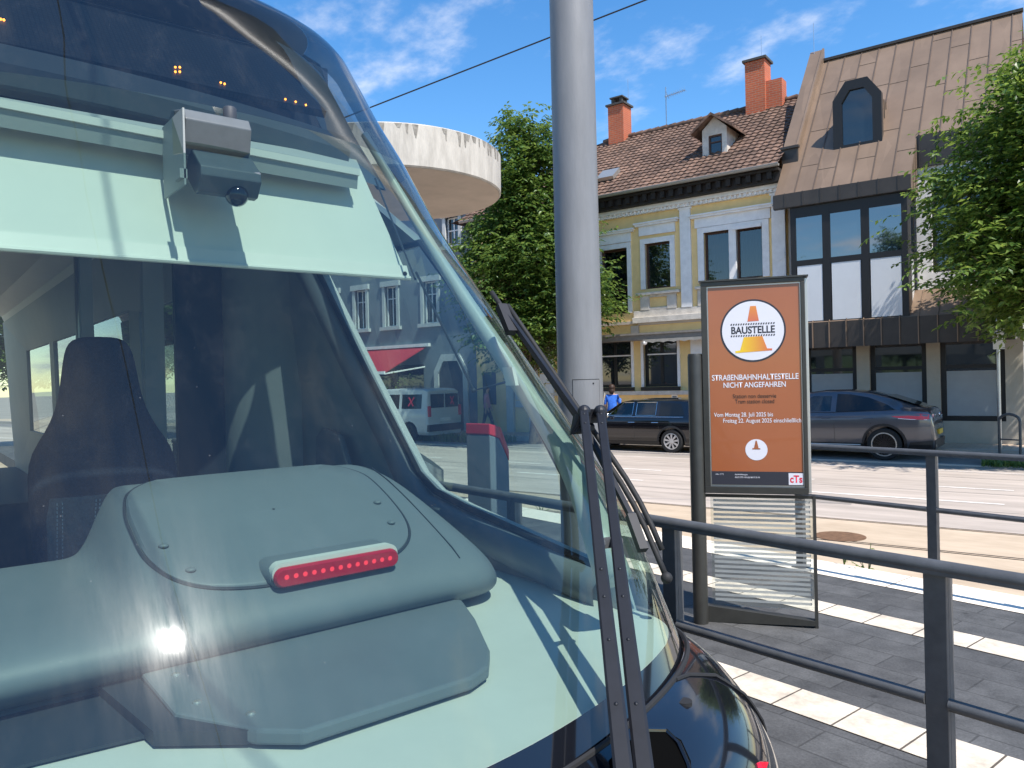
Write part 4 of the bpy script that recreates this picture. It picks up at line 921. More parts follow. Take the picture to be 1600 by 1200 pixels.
class Car:
    """profiles are key tables along x (0 rear bumper .. L nose)"""
    def __init__(s, L, W, top, belt, wtop, wbody, zb=.2):
        s.L, s.W, s.zb = L, W, zb; s.t, s.b, s.wt, s.wb = top, belt, wtop, wbody
    def top(s, x): return float(np.interp(x, *zip(*s.t)))
    def belt(s, x): return min(float(np.interp(x, *zip(*s.b))), s.top(x)-.015)
    def hw(s, x): return float(np.interp(x, *zip(*s.wb)))
    def tw(s, x): return float(np.interp(x, *zip(*s.wt)))
    def side(s, x, z):                  # y of the near flank at (x, z)
        b, t = s.belt(x), s.top(x); zs = [s.zb, s.zb+.12, b-.28, b, max(t-.05, b+.01), t+.001]; w = s.hw(x)
        ys = [w-.07, w-.015, w, w-.035, s.tw(x), s.tw(x)-.06]
        return float(np.interp(z, zs, ys))
    def ring(s, x):
        b, t, w, k = s.belt(x), s.top(x), s.hw(x), s.tw(x)
        h = [(0, s.zb), (w-.10, s.zb), (w-.04, s.zb+.05), (w-.012, s.zb+.13), (w, (s.zb+b)/2), (w, b-.2), (w-.012, b-.06), (w-.035, b)]
        te = max(t-.05, b+.008)
        for q in (.33, .66, 1): h.append((w-.035+(k-w+.035)*q, b+(te-b)*q))
        h += [(k-.05, t-.022), (k-.16, t-.004), (k*.4, t+.012), (0, t+.016)]
        left = [(x, y, z) for y, z in h]; right = [(x, -y, z) for y, z in h[1:-1]][::-1]
        return left+right
    def body(s, parent, mat, wheels, rad, name='body', wins=()):
        xs = sorted(set([0, .02, .06, .12]+[s.L*i/70 for i in range(2, 69)]+[s.L-.12, s.L-.06, s.L-.02, s.L]))
        mb = MB(); mb.loft([s.ring(x) for x in xs]); o = obj(name, mb, mat, parent)
        cut = []
        for x in wheels:
            for sg in (1, -1):
                c = MB(); c.lathe([(rad+.055, sg*(s.W/2-.30)), (rad+.055, sg*(s.W/2+.2))], (x, 0, rad), 'y', 36); k = obj('cutter', c, black_mat); k.parent = parent; cut.append(k)
        for poly in wins:
            c = MB(); c.prism(poly, lambda u, v, t: (u, t, v), -1.2, 1.2); k = obj('cutter', c, black_mat); k.parent = parent; cut.append(k)
        bpy.context.view_layer.update()
        apply_bool(o, cut); return o
    def patch(s, name, poly, mat, parent, off=.006, sides=(1, -1), n=14, label=None, split=True):
        """closed polygon in (x, z) laid on the flanks as a thin raised shell"""
        for sg in sides:
            bm = bmesh.new(); vs = [bm.verts.new((x, 0, z)) for x, z in poly]; bm.faces.new(vs)
            x0, x1 = min(p[0] for p in poly), max(p[0] for p in poly); z0, z1 = min(p[1] for p in poly), max(p[1] for p in poly)
            for i in range(1, n):
                bmesh.ops.bisect_plane(bm, geom=bm.verts[:]+bm.edges[:]+bm.faces[:], plane_co=(x0+(x1-x0)*i/n, 0, 0), plane_no=(1, 0, 0))
            for i in range(1, 4):
                bmesh.ops.bisect_plane(bm, geom=bm.verts[:]+bm.edges[:]+bm.faces[:], plane_co=(0, 0, z0+(z1-z0)*i/4), plane_no=(0, 0, 1))
            r = bmesh.ops.extrude_face_region(bm, geom=bm.faces[:]); ev = {e for e in r['geom'] if isinstance(e, bmesh.types.BMVert)}
            for v in bm.verts:
                y = s.side(v.co.x, v.co.z); v.co.y = sg*(y+(off if v in ev else -.012))
            bmesh.ops.recalc_face_normals(bm, faces=bm.faces)
            me = bpy.data.meshes.new(name); bm.to_mesh(me); bm.free(); me.materials.append(mat)
            o = bpy.data.objects.new(name, me); COL.objects.link(o); o.parent = parent
    def line(s, name, pts, r, mat, parent, sides=(1, -1), off=.004):
        for sg in sides:
            P = []
            for a, b in zip(pts[:-1], pts[1:]):
                for i in range(6):
                    q = i/6; x, z = a[0]+(b[0]-a[0])*q, a[1]+(b[1]-a[1])*q; P.append((x, sg*(s.side(x, z)+off), z))
            x, z = pts[-1]; P.append((x, sg*(s.side(x, z)+off), z))
            mb = MB(); mb.tube(P, r, 6); obj(name, mb, mat, parent)
def wheel(parent, x, y, r, w, spokes, rim, sg, rimr=.72, hub=None, ringm=None):
    mb = MB(); mb.lathe([(r*rimr, -w/2), (r*.93, -w/2), (r, -w/2+.03), (r, w/2-.03), (r*.93, w/2), (r*rimr, w/2), (r*rimr, w/2-.02), (r*rimr-.02, -w/2)], (x, y, r), 'y', 36, False); o = obj('wheel', mb, tyre_m, parent, smooth=True)
    mb = MB(); f = y+sg*(w/2-.012); R0 = r*rimr
    mb.lathe([(R0+.004, f-y-.006*sg), (R0+.004, f-y+.008*sg), (R0-.022, f-y+.010*sg), (R0-.03, f-y-.012*sg)], (x, y, r), 'y', 36, False); o2 = obj('rim_edge', mb, ringm or rim, o, smooth=True)
    mb = MB(); mb.lathe([(R0-.02, f-y-.07*sg), (R0-.02, f-y-.06*sg)], (x, y, r), 'y', 36); obj('brake', mb, black_mat, o)
    mb = MB()
    for i in range(spokes):
        a = 2*math.pi*i/spokes+.2; ca, sa = math.cos(a), math.sin(a); wd = .36*R0*math.pi/spokes
        p = [(.03, -wd*.6), (R0-.01, -wd*1.05), (R0-.01, wd*1.05), (.03, wd*.6)]
        q = [(x+u*ca-v*sa, z_, r+u*sa+v*ca) for z_ in (f-.03*sg, f+.002*sg) for u, v in p]
        mb.hexa(q)
    mb.lathe([(R0*.24, f-y-.03*sg), (R0*.22, f-y+.006*sg)], (x, y, r), 'y', 20); obj('rim', mb, rim, o)
    return o

CR = PH+math.pi
# --- small black hatchback
p = Vector((-13.31, 15.94, -.28)); base = p-ES*(-.78)*1.0
c = Car(3.99, 1.73, [(0, .62), (.03, .95), (.06, 1.03), (.22, 1.33), (.32, 1.40), (.7, 1.425), (1.6, 1.425), (2.2, 1.385), (2.45, 1.33), (2.98, .99), (3.05, .965), (3.6, .90), (3.85, .82), (3.95, .66), (3.99, .5)],
        [(0, .6), (.06, .93), (3.0, .94), (3.3, .93), (3.99, .6)], [(0, .5), (.1, .60), (.3, .66), (1.8, .66), (2.5, .63), (3.0, .68), (3.5, .62), (3.99, .3)],
        [(0, .70), (.04, .76), (.2, .83), (.8, .862), (3.2, .862), (3.7, .80), (3.92, .68), (3.99, .5)], .19)
mini = thing('parked_hatchback', 'small black hatchback with silver spoked wheels parked before the yellow house', 'car', p+ES*.80-EI*0.0+EI*.86, CR)
MW = ([(2.70, .985), (1.94, .99), (1.94, 1.34), (2.26, 1.335)], [(1.83, .99), (1.24, .99), (1.24, 1.34), (1.83, 1.342)])
c.body(mini, mini_paint, [.78, 3.35], .31, 'body', MW)
for sg in (1, -1):
    for x in (2.05, 1.32):
        mb = MB(); mb.loft([[(x+dx_, sg*.36+dy_, z_) for dx_, dy_ in ((-.06*k_, -.2*k_), (.06*k_, -.2*k_), (.06*k_, .2*k_), (-.06*k_, .2*k_))] for z_, k_ in ((.95, 1), (1.12, .9), (1.18, .5), (1.29, .45), (1.31, .3))]); obj('seat', mb, black_mat, mini)
for w_ in MW: c.line('window_trim', list(w_)+[w_[0]], .008, chrome, mini)
for w_ in MW: c.patch('side_window', list(w_), car_clear, mini, .003)
c.patch('side_window', [(1.14, .985), (.42, 1.0), (.55, 1.30), (1.14, 1.345)], car_glass, mini)
c.line('belt_trim', [(.12, .95), (2.95, .955)], .009, chrome, mini)
c.line('door_gap', [(1.88, .95), (1.85, .28)], .004, black_mat, mini); c.line('door_gap', [(1.18, .95), (1.12, .6)], .004, black_mat, mini); c.line('door_gap', [(2.78, .94), (2.72, .28)], .004, black_mat, mini)
c.line('crease', [(.25, .80), (2.9, .78)], .004, mini_paint, mini, off=.0)
for x in (2.05, 1.35): c.line('door_handle', [(x, .80), (x-.2, .803)], .012, chrome, mini)
c.patch('sill', [(1.15, .2), (2.95, .2), (2.95, .30), (1.15, .30)], black_mat, mini)
for x in (.78, 3.35):
    ang = [math.pi*(i/14) for i in range(15)]; o_ = [(x+.415*math.cos(a), .31+.415*math.sin(a)) for a in ang]; i_ = [(x+.366*math.cos(a), .31+.366*math.sin(a)) for a in ang][::-1]
    for sg in (1, -1):
        mb = MB(); m = len(o_); rows = [[(u, sg*(c.side(min(max(u, .05), 3.94), v)+e), v) for u, v in q] for q, e in ((o_, -.01), (o_, .012), (i_[::-1], .012), (i_[::-1], -.06))]
        mb.grid(rows); obj('arch_trim', mb, black_mat, mini)
for x in (.78, 3.35):
    for sg in (1, -1): wheel(mini, x, sg*.765, .31, .19, 9, rim_m, sg, .70)
for sg in (1, -1):
    mb = MB(); k = 20; P = [(.10+.10*math.cos(2*math.pi*i/k), .74+.145*math.sin(2*math.pi*i/k)) for i in range(k)]
    for nm, sc, e, m_ in (('tail_light', 1, .016, chrome), ('tail_light_lens', .8, .022, red_lens)):
        mb = MB(); q = [(.10+(u-.10)*sc, .74+(v-.74)*sc) for u, v in P]
        ins = [(max(u, .005), sg*(c.side(max(u, .01), v)-.03), v) for u, v in q]; out = [(max(u, .003)-.004, sg*(c.side(max(u, .01), v)+e), v) for u, v in q]
        mb.loft([ins, out]); obj(nm, mb, m_, mini)
    mb = MB(); mb.dome((2.62, sg*.97, .99), .1, 10, (.6, .8, .7)); mb.bar((2.62, sg*.82, .95), (2.62, sg*.93, .97), .03); obj('door_mirror', mb, chrome, mini, smooth=True)
mb = MB(); mb.add([(.065, -.56, 1.02), (.065, .56, 1.02), (.225, .56, 1.30), (.225, -.56, 1.30)], [(0, 1, 2, 3)]); mb.v = [(x-.02, y, z+.012) for x, y, z in mb.v]; obj('rear_window', mb, car_glass, mini)
mb = MB(); mb.hexa([(.10, -.55, 1.395), (.34, -.55, 1.43), (.34, .55, 1.43), (.10, .55, 1.395), (.10, -.55, 1.415), (.34, -.55, 1.455), (.34, .55, 1.455), (.10, .55, 1.415)]); obj('roof_spoiler', mb, mini_paint, mini)
mb = MB(); mb.box(-.012, -.002, -.26, .26, .60, .71); obj('number_plate', mb, plate_w, mini)
mb = MB(); mb.tube([(.35, 0, 1.43), (.12, 0, 1.58)], .008, 6); obj('aerial', mb, black_mat, mini)

# --- grey coupe style sports utility car
p = Vector((-8.52, 17.83, -.28)) - EI*.36
c = Car(4.73, 1.89, [(0, .75), (.03, 1.02), (.07, 1.16), (.18, 1.195), (.40, 1.24), (.9, 1.43), (1.4, 1.555), (1.9, 1.60), (2.4, 1.595), (2.8, 1.54), (3.3, 1.27), (3.6, 1.10), (4.1, 1.04), (4.5, .93), (4.68, .78), (4.73, .6)],
        [(0, .7), (.07, 1.10), (.5, 1.12), (1.5, 1.07), (3.4, 1.02), (4.0, .98), (4.73, .6)], [(0, .6), (.1, .66), (.5, .62), (1.0, .62), (2.4, .64), (3.0, .64), (3.6, .74), (4.2, .7), (4.73, .4)],
        [(0, .74), (.05, .84), (.25, .91), (.9, .945), (3.7, .945), (4.4, .88), (4.65, .75), (4.73, .55)], .26)
suv = thing('parked_coupe_suv', 'grey metallic coupe style SUV with sloping tail parked before the brown roofed house', 'car', p+ES*1.02+EI*.94, CR)
SWN = [(3.14, 1.10), (2.16, 1.115), (2.16, 1.47), (2.60, 1.462)]
c.body(suv, suv_paint, [1.0, 3.87], .365, 'body', (SWN,))
for sg in (1, -1):
    mb = MB(); mb.loft([[(2.42+dx_, sg*.4+dy_, z_) for dx_, dy_ in ((-.07*k_, -.22*k_), (.07*k_, -.22*k_), (.07*k_, .22*k_), (-.07*k_, .22*k_))] for z_, k_ in ((1.05, 1), (1.22, .9), (1.28, .5), (1.41, .45), (1.43, .3))]); obj('seat', mb, black_mat, suv)
c.patch('side_window', SWN, car_clear, suv, .003)
c.patch('side_window', [(2.04, 1.10), (.78, 1.155), (.95, 1.265), (1.35, 1.43), (1.75, 1.505), (2.04, 1.515)], car_glass, suv)
c.line('window_trim', [(3.3, 1.07), (2.08, 1.088), (.74, 1.145)], .007, black_mat, suv)
c.line('door_gap', [(2.08, 1.08), (2.06, .4)], .004, black_mat, suv); c.line('door_gap', [(1.18, 1.10), (1.28, .82)], .004, black_mat, suv); c.line('door_gap', [(3.3, 1.05), (3.25, .4)], .004, black_mat, suv)
c.line('shoulder_crease', [(.35, .98), (1.6, .95), (3.4, .93)], .006, suv_paint, suv, off=.0)
for x in (2.35, 1.42): c.line('door_handle', [(x, .955), (x-.22, .962)], .014, suv_paint, suv, off=.02)
c.patch('tail_light', [(.84, 1.0), (.58, .945), (.14, .93), (.035, .975), (.035, 1.045), (.25, 1.065), (.55, 1.055)], red_lens, suv, .014)
c.patch('sill', [(1.45, .27), (3.4, .27), (3.4, .38), (1.45, .38)], black_mat, suv)
c.line('running_board', [(1.5, .34), (3.35, .34)], .018, alu, suv, off=.02)
for x in (1.0, 3.87):
    ang = [math.pi*(-.05+1.1*i/16) for i in range(17)]; o_ = [(x+.475*math.cos(a), .365+.475*math.sin(a)) for a in ang]; i_ = [(x+.42*math.cos(a), .365+.42*math.sin(a)) for a in ang]
    for sg in (1, -1):
        mb = MB(); mb.grid([[(u, sg*(c.side(min(max(u, .05), 4.6), v)+e), v) for u, v in q] for q, e in ((o_, -.01), (o_, .012), (i_, .012), (i_, -.06))]); obj('arch_trim', mb, black_mat, suv)
    for sg in (1, -1): wheel(suv, x, sg*.83, .365, .26, 18, rim_dk, sg, .74, None, alu)
for sg in (1, -1):
    mb = MB(); mb.tube([(u, sg*(c.side(u, v)+.016), v) for u, v in ((.70, .958), (.45, .937), (.14, .932), (.04, .965))], .008, 6); obj('light_strip', mb, print_w, suv)
    mb = MB(); mb.dome((3.12, sg*1.03, 1.13), .12, 10, (.7, .8, .7)); mb.bar((3.12, sg*.88, 1.08), (3.12, sg*.98, 1.1), .03); obj('door_mirror', mb, suv_paint, suv, smooth=True)
    mb = MB(); mb.tube([(-.02, sg*.62, .34), (.15, sg*.62, .34)], .05, 12); obj('tailpipe', mb, chrome, suv)
mb = MB(); mb.add([(.30, -.54, 1.235), (.30, .54, 1.235), (.98, .55, 1.475), (.98, -.55, 1.475)], [(0, 1, 2, 3)]); obj('rear_window', mb, car_glass, suv)
c.patch('rear_cladding', [(.03, .28), (.52, .28), (.47, .42), (.03, .47)], black_mat, suv, .012)
mb = MB(); mb.box(-.012, .03, -.72, .72, .275, .47); obj('rear_diffuser', mb, black_mat, suv)
mb = MB(); mb.box(-.035, -.005, -.26, .26, .58, .69); obj('number_plate', mb, plate_y, suv)
mb = MB(); mb.lathe([(.05, -.02), (.05, .0)], (0.0, 0, 1.02), 'x', 16); obj('badge', mb, chrome, suv)

# --- white delivery van behind the tram cab
p = Vector((-22.97, 13.75, -.28))
c = Car(4.4, 1.85, [(0, .8), (.02, 1.2), (.06, 1.74), (.2, 1.81), (1.5, 1.83), (2.6, 1.80), (2.95, 1.70), (3.45, 1.12), (4.1, 1.02), (4.35, .8), (4.4, .6)],
        [(0, .7), (.03, 1.08), (3.4, 1.08), (4.0, .98), (4.4, .55)], [(0, .76), (.1, .80), (2.6, .80), (3.2, .76), (4.4, .5)], [(0, .86), (.08, .905), (.5, .925), (3.7, .925), (4.2, .84), (4.4, .6)], .22)
van = thing('delivery_van', 'white delivery van with red X tape on its windows, seen through the tram cab', 'van', p+ES*.85+EI*.92, CR)
c.body(van, van_paint, [.85, 3.6], .32)
c.patch('side_window', [(3.3, 1.13), (2.55, 1.13), (2.55, 1.62), (2.95, 1.60)], car_glass, van)
c.patch('side_window', [(2.3, 1.13), (1.35, 1.13), (1.35, 1.62), (2.3, 1.63)], car_glass, van); c.patch('side_window', [(1.22, 1.13), (.3, 1.13), (.3, 1.62), (1.22, 1.62)], car_glass, van)
c.line('door_gap', [(2.42, 1.7), (2.42, .4)], .006, black_mat, van); c.line('slide_rail', [(.25, 1.02), (1.3, 1.02)], .01, black_mat, van)
c.patch('side_moulding', [(1.3, .48), (3.1, .48), (3.1, .60), (1.3, .60)], black_mat, van)
for sg in (1, -1):
    mb = MB(); y = sg*.91; mb.bar((.9, sg*(c.side(.9, 1.22)+.012), 1.22), (.65, sg*(c.side(.65, 1.52)+.012), 1.52), .05, .01, (0, 1, 0)); mb.bar((.66, sg*(c.side(.66, 1.22)+.02), 1.22), (.89, sg*(c.side(.89, 1.52)+.02), 1.52), .05, .01, (0, 1, 0)); obj('tape_cross', mb, print_r, van)
    mb = MB(); mb.box(-.012, .02, sg*.72, sg*.86, .85, 1.22); obj('tail_light', mb, red_lens, van)
    for x in (.85, 3.6): wheel(van, x, sg*.82, .32, .2, 6, rim_dk, sg, .68)
mb = MB(); mb.box(-.008, .02, .05, .70, 1.15, 1.62); mb.box(-.008, .02, -.70, -.05, 1.15, 1.62); obj('rear_window', mb, car_glass, van)
mb = MB(); mb.bar((-.016, -.45, 1.25), (-.016, -.28, 1.52), .05, .01, (1, 0, 0)); mb.bar((-.02, -.28, 1.25), (-.02, -.45, 1.52), .05, .01, (1, 0, 0)); obj('tape_cross', mb, print_r, van)
mb = MB(); mb.box(-.06, .08, -.88, .88, .35, .58); obj('rear_bumper', mb, black_mat, van)
mb = MB(); mb.box(-.016, -.001, -.26, .26, .68, .80); obj('number_plate', mb, plate_w, van)

# ------------------------------------------------------------------ people
def person(label, loc, rotz, h, mats, lean=0, walk=.18, arms=((.16, -.05, .8), (.16, .1, .8)), hair=.10):
    """mats: skin, top, trousers, hair.  local +x is forward"""
    t = thing('person', label, 'person', loc, rotz)
    k = h/1.75; bm = bmesh.new(); sk = bm.verts.layers.skin.verify(); V = {}
    def v(n, x, y, z, r):
        q = bm.verts.new((x*k, y*k, z*k)); q[sk].radius = (r*k, r*k); V[n] = q; return q
    v('pel', 0, 0, .95, .15); v('wst', .0, 0, 1.10, .135); v('chs', .01, 0, 1.30, .155); v('nck', .0, 0, 1.46, .062); v('hd0', .01, 0, 1.53, .075); v('hd1', .02, 0, 1.62, .098); v('hd2', .02, 0, 1.70, .072)
    E_ = [('pel', 'wst'), ('wst', 'chs'), ('chs', 'nck'), ('nck', 'hd0'), ('hd0', 'hd1'), ('hd1', 'hd2')]
    for s, sg, wk in (('l', 1, walk), ('r', -1, -walk)):
        ax, az, ah = arms[0 if sg > 0 else 1]
        v('sh'+s, 0, .17*sg, 1.39, .07); v('el'+s, ax*.3-.03, .235*sg, 1.13, .045); v('wr'+s, ax, .215*sg, ah+.10, .03); v('ha'+s, ax+.03, .21*sg, ah+.02, .034); v('fi'+s, ax+.045, .20*sg, ah-.06, .022)
        v('hp'+s, 0, .09*sg, .88, .11); v('kn'+s, wk*.55+.03, .095*sg, .50, .065); v('an'+s, wk, .10*sg, .09, .042); v('to'+s, wk+.16, .11*sg, .035, .036)
        E_ += [('chs', 'sh'+s), ('sh'+s, 'el'+s), ('el'+s, 'wr'+s), ('wr'+s, 'ha'+s), ('ha'+s, 'fi'+s), ('pel', 'hp'+s), ('hp'+s, 'kn'+s), ('kn'+s, 'an'+s), ('an'+s, 'to'+s)]
    for a, b in E_: bm.edges.new((V[a], V[b]))
    V['pel'][sk].use_root = True
    me = bpy.data.meshes.new('body'); bm.to_mesh(me); bm.free(); o = bpy.data.objects.new('body', me); COL.objects.link(o)
    o.modifiers.new('skin', 'SKIN'); sb = o.modifiers.new('sub', 'SUBSURF'); sb.levels = 2; sb.render_levels = 2
    dg = bpy.context.evaluated_depsgraph_get(); dg.update(); m2 = bpy.data.meshes.new_from_object(o.evaluated_get(dg)); bpy.data.objects.remove(o)
    m2.materials.clear()
    for m in mats[:3]: m2.materials.append(m)
    for p in m2.polygons:
        z, y = p.center.z/k, abs(p.center.y)/k; p.use_smooth = True
        p.material_index = 0 if (z > 1.44 or (y > .17 and z < 1.12)) else (1 if z > .93 else 2)
    b = bpy.data.objects.new('body', m2); COL.objects.link(b); b.parent = t
    mb = MB(); mb.dome((-.02*k, 0, 1.665*k), .118*k, 12, (1, .92, .98)); mb.dome((-.06*k, 0, 1.56*k), .09*k, 10, (.8, 1.05, 1.2)); obj('hair', mb, mats[3], t, smooth='all')
    mb = MB(); mb.dome((.135*k, 0, 1.60*k), .018*k, 8); mb.dome((.105*k, .105*k*.9, 1.61*k), .02*k, 8, (.7, .4, 1)); obj('nose', mb, skin, b)
    mb = MB()
    for y in (.035, -.035): mb.dome((.112*k, y*k, 1.635*k), .010*k, 8)
    mb.box(.108*k, .118*k, -.025*k, .025*k, 1.557*k, 1.563*k); obj('face_features', mb, hair_m, b)
    return t
pp = at(957, 640, 23.6); w = person('person in a blue top walking past the yellow house with a pale bag', (pp.x, pp.y, -.13), R(120), 1.66, (skin, blue_cloth, denim, hair_m), arms=((.05, 0, .8), (.22, 0, 1.2)))
mb = MB(); mb.box(-.05, .22, .27, .33, .55, .92); mb.tube([(.0, .30, .92), (.0, .22, 1.42), (.16, .30, .92)], .012, 6)
bg_ = thing('shoulder_bag', 'pale cloth shoulder bag carried by the person in the blue top', 'bag', (pp.x, pp.y, -.13), PH+R(110))
obj('pouch', mb, beige_cloth, bg_)
pp = at(761, 640, 28.0); person('person in a pink patterned shirt and dark trousers, seen through the tram cab', (pp.x, pp.y, -.14), PH+R(30), 1.72, (skin, pink_cloth, dark_cloth, hair_m), walk=.22, arms=((.12, 0, .85), (.05, 0, .82)))

# ------------------------------------------------------------------ tram (world coordinates; root at the nose foot)
YC = .8
tram = thing('tram', 'modern tram front with large raked windscreen, mint grey cab and black bumper', 'tram', (-1.3, YC, -.28))
ip = np.interp
Wz = lambda z: float(ip(z, [.88, 1.3, 1.9, 2.4, 2.8, 3.0, 3.15, 3.3, 3.42, 3.5, 3.56, 3.6], [1.2595, 1.335, 1.2452, 1.17, 1.16, 1.0953, 1.0866, 1.0426, 1.0445, .893, .8674, .5912]))
Xz = lambda z: float(ip(z, [.88, 1.3, 1.9, 2.4, 2.8, 3.0, 3.15, 3.3, 3.42, 3.5, 3.56, 3.6], [-1.2302, -1.5393, -2.0432, -2.4772, -2.8014, -2.9354, -3.0386, -3.1377, -3.2173, -3.2835, -3.4189, -3.741]))
_zz = np.linspace(.88, 3.6, 109); _k = np.ones(9)/9
def smooth_tab(f):
    y = np.array([f(z) for z in _zz]); yp = np.concatenate([y[0]+(y[1]-y[0])*np.arange(-4, 0), y, y[-1]+(y[-1]-y[-2])*np.arange(1, 5)]); return np.convolve(yp, _k, 'valid')
_W, _X = smooth_tab(Wz), smooth_tab(Xz)
Wf = lambda z: float(ip(z, _zz, _W)); Xf = lambda z: float(ip(z, _zz, _X))
ND = .6
NNf = lambda z: float(ip(z, [.9, 1.8, 2.7, 3.5], [2.0018, 2.1588, 2.4032, 2.6265])); NDf = lambda z: float(ip(z, [.9, 1.8, 2.7, 3.5], [.5901, .621, .6319, .6031]))
def nose(z, th, off=0.0):
    sg = 1 if th >= 0 else -1; a = abs(th)
    n_ = NNf(z); t = math.sin(a)**(2/n_); c = max(math.cos(a), 0)**(2/n_)
    p = Vector((Xf(z)-NDf(z)*(1-c)-.195*t*t*(1-t), YC+sg*Wf(z)*t, z))
    if off:
        e = 1e-3; q1 = nose(min(z+e, 3.599), th); q0 = nose(max(z-e, .881), th); r1 = nose(z, min(th+e, 1.569)); r0_ = nose(z, max(th-e, -1.569))
        nrm = (q1-q0).cross(r1-r0_)
        if nrm.length > 1e-12:
            nrm.normalize()
            if nrm.x < 0 and nrm.dot(Vector((1, 0, .5))) < 0: nrm = -nrm
            if nrm.dot(Vector((1, (p.y-YC), .3))) < 0: nrm = -nrm
            p = p+nrm*off
    return p
TH = [R(-88+176*i/72) for i in range(73)]
def nose_patch(name, z0, z1, nz, mat, off=0., th=TH, parent=tram, **k):
    mb = MB(); mb.grid([[nose(z0+(z1-z0)*i/nz, t, off) for t in th] for i in range(nz+1)]); return obj(name, mb, mat, parent, smooth='all', world=True, **k)
nose_patch('windscreen', .95, 2.735, 40, wind_glass)
nose_patch('upper_windscreen', 2.735, 3.49, 24, film_glass)
nose_patch('windscreen_border', .88, .9495, 3, black_gloss)
nose_patch('roof_front', 3.4905, 3.6, 10, white_pl)
for sg in (1, -1):
    mb = MB(); mb.grid([[nose(2.70+.74*i/12, sg*R(34+53*k/14), -.13) for k in range(15)] for i in range(13)]); obj('roof_liner', mb, liner_m, tram, smooth='all', world=True)
# roof and flanks behind the nose
mb = MB(); sec = [(-1.07, 3.27), (-1.0, 3.46), (-.7, 3.57), (0, 3.61), (.7, 3.57), (1.0, 3.46), (1.07, 3.27)]
mb.grid([[(x, YC+y, z) for y, z in sec] for x in (-3.83, -6, -20)]); mb.grid([[(x, YC+y, z-.06) for y, z in sec] for x in (-3.88, -6, -20)]); obj('roof', mb, white_pl, tram, world=True)
SIDE_WIN = [(-4.17, 2.42), (-3.76, 1.82), (-3.47, 1.42), (-3.36, 1.29), (-3.2, 1.215), (-2.95, 1.17), (-2.05, 1.045), (-2.12, 1.2), (-2.55, 1.85), (-3.05, 2.40)]
def flank(sg):
    """side wall with cab window and saloon windows, bridged as one face with holes"""
    bm = bmesh.new()
    out = [(-20, -.1), (-2.2, -.1), (-1.95, .3), (-1.86, .88)]+[(Xf(z)-ND, z) for z in (1.2, 1.6, 2.0, 2.4)]+[(-3.55, 2.7), (-4.0, 3.0), (-4.4, 3.27)]+[(-20, 3.27)]
    hol = [SIDE_WIN, [(-8.6, 1.0), (-6.5, 1.0), (-6.5, 2.55), (-8.6, 2.55)], [(-11.2, .0), (-9.0, .0), (-9.0, 2.6), (-11.2, 2.6)], [(-14.2, 1.0), (-11.6, 1.0), (-11.6, 2.55), (-14.2, 2.55)], [(-17.5, 1.0), (-14.6, 1.0), (-14.6, 2.55), (-17.5, 2.55)]]
    E_ = []
    for lp in [out]+hol:
        vs = [bm.verts.new((x, 0, z)) for x, z in lp]; E_ += [bm.edges.new((vs[i], vs[(i+1) % len(vs)])) for i in range(len(vs))]
    bmesh.ops.triangle_fill(bm, use_beauty=True, edges=E_)
    r = bmesh.ops.extrude_face_region(bm, geom=bm.faces[:]); ev = {e for e in r['geom'] if isinstance(e, bmesh.types.BMVert)}
    for v in bm.verts:
        z = v.co.z; w = (Wf(z) if z > .9 else 1.24) if v.co.x > -4.5 else (1.25 if z < 2.4 else 1.25-(z-2.4)*.2)
        v.co.y = YC+sg*(w-(.0 if v in ev else .06))
    mb = MB(); bm.verts.ensure_lookup_table(); bm.verts.index_update()
    mb.add([v.co[:] for v in bm.verts], [tuple(v.index for v in f.verts) for f in bm.faces]); bm.free()
    obj('side_wall', mb, int_gr, tram, world=True)
    for nm, poly in (('cab_window', SIDE_WIN),)+tuple(('saloon_window', h) for h in hol[1:]):
        mb = MB(); bmn = [(x, z) for x, z in poly]
        rows = []
        mb.add([(x, YC+sg*((Wf(z) if x > -4.5 else 1.25-max(0, z-2.4)*.2)-.03), z) for x, z in bmn], [tuple(range(len(bmn)))])
        w_ = obj(nm, mb, side_glass if nm == 'cab_window' else saloon_glass, tram, world=True)
        if nm == 'cab_window':
            P = [(x, YC+sg*(Wf(z)-.065), z) for x, z in poly]; mb = MB(); mb.tube(P+[P[0]], .016, 8); obj('window_seal', mb, rubber, w_, world=True)
flank(1); flank(-1)
# light inner window frame rising along the rear edge of the cab window, far side
mb = MB(); P = [(-4.45, 2.6), (-4.25, 2.42), (-3.84, 1.82), (-3.55, 1.42), (-3.44, 1.27), (-3.25, 1.15), (-2.95, 1.10), (-2.0, .985)]
rows = []
for i, (x, z) in enumerate(P):
    y = YC+Wf(z)-.06; q = .05
    dxp, dzp = P[min(i+1, 7)][0]-P[max(i-1, 0)][0], P[min(i+1, 7)][1]-P[max(i-1, 0)][1]; l = math.hypot(dxp, dzp); nx, nz_ = -dzp/l, dxp/l
    if nx > 0: nx, nz_ = -nx, -nz_
    rows.append([(x-nx*.05, y, z-nz_*.05), (x-nx*.045, y-.04, z-nz_*.045), (x+nx*.0, y-.075, z+nz_*.0), (x+nx*.07, y-.06, z+nz_*.07), (x+nx*.11, y, z+nz_*.11)])
mb.grid(rows); obj('cab_window_frame', mb, dash_gr, tram, world=True, smooth='all')
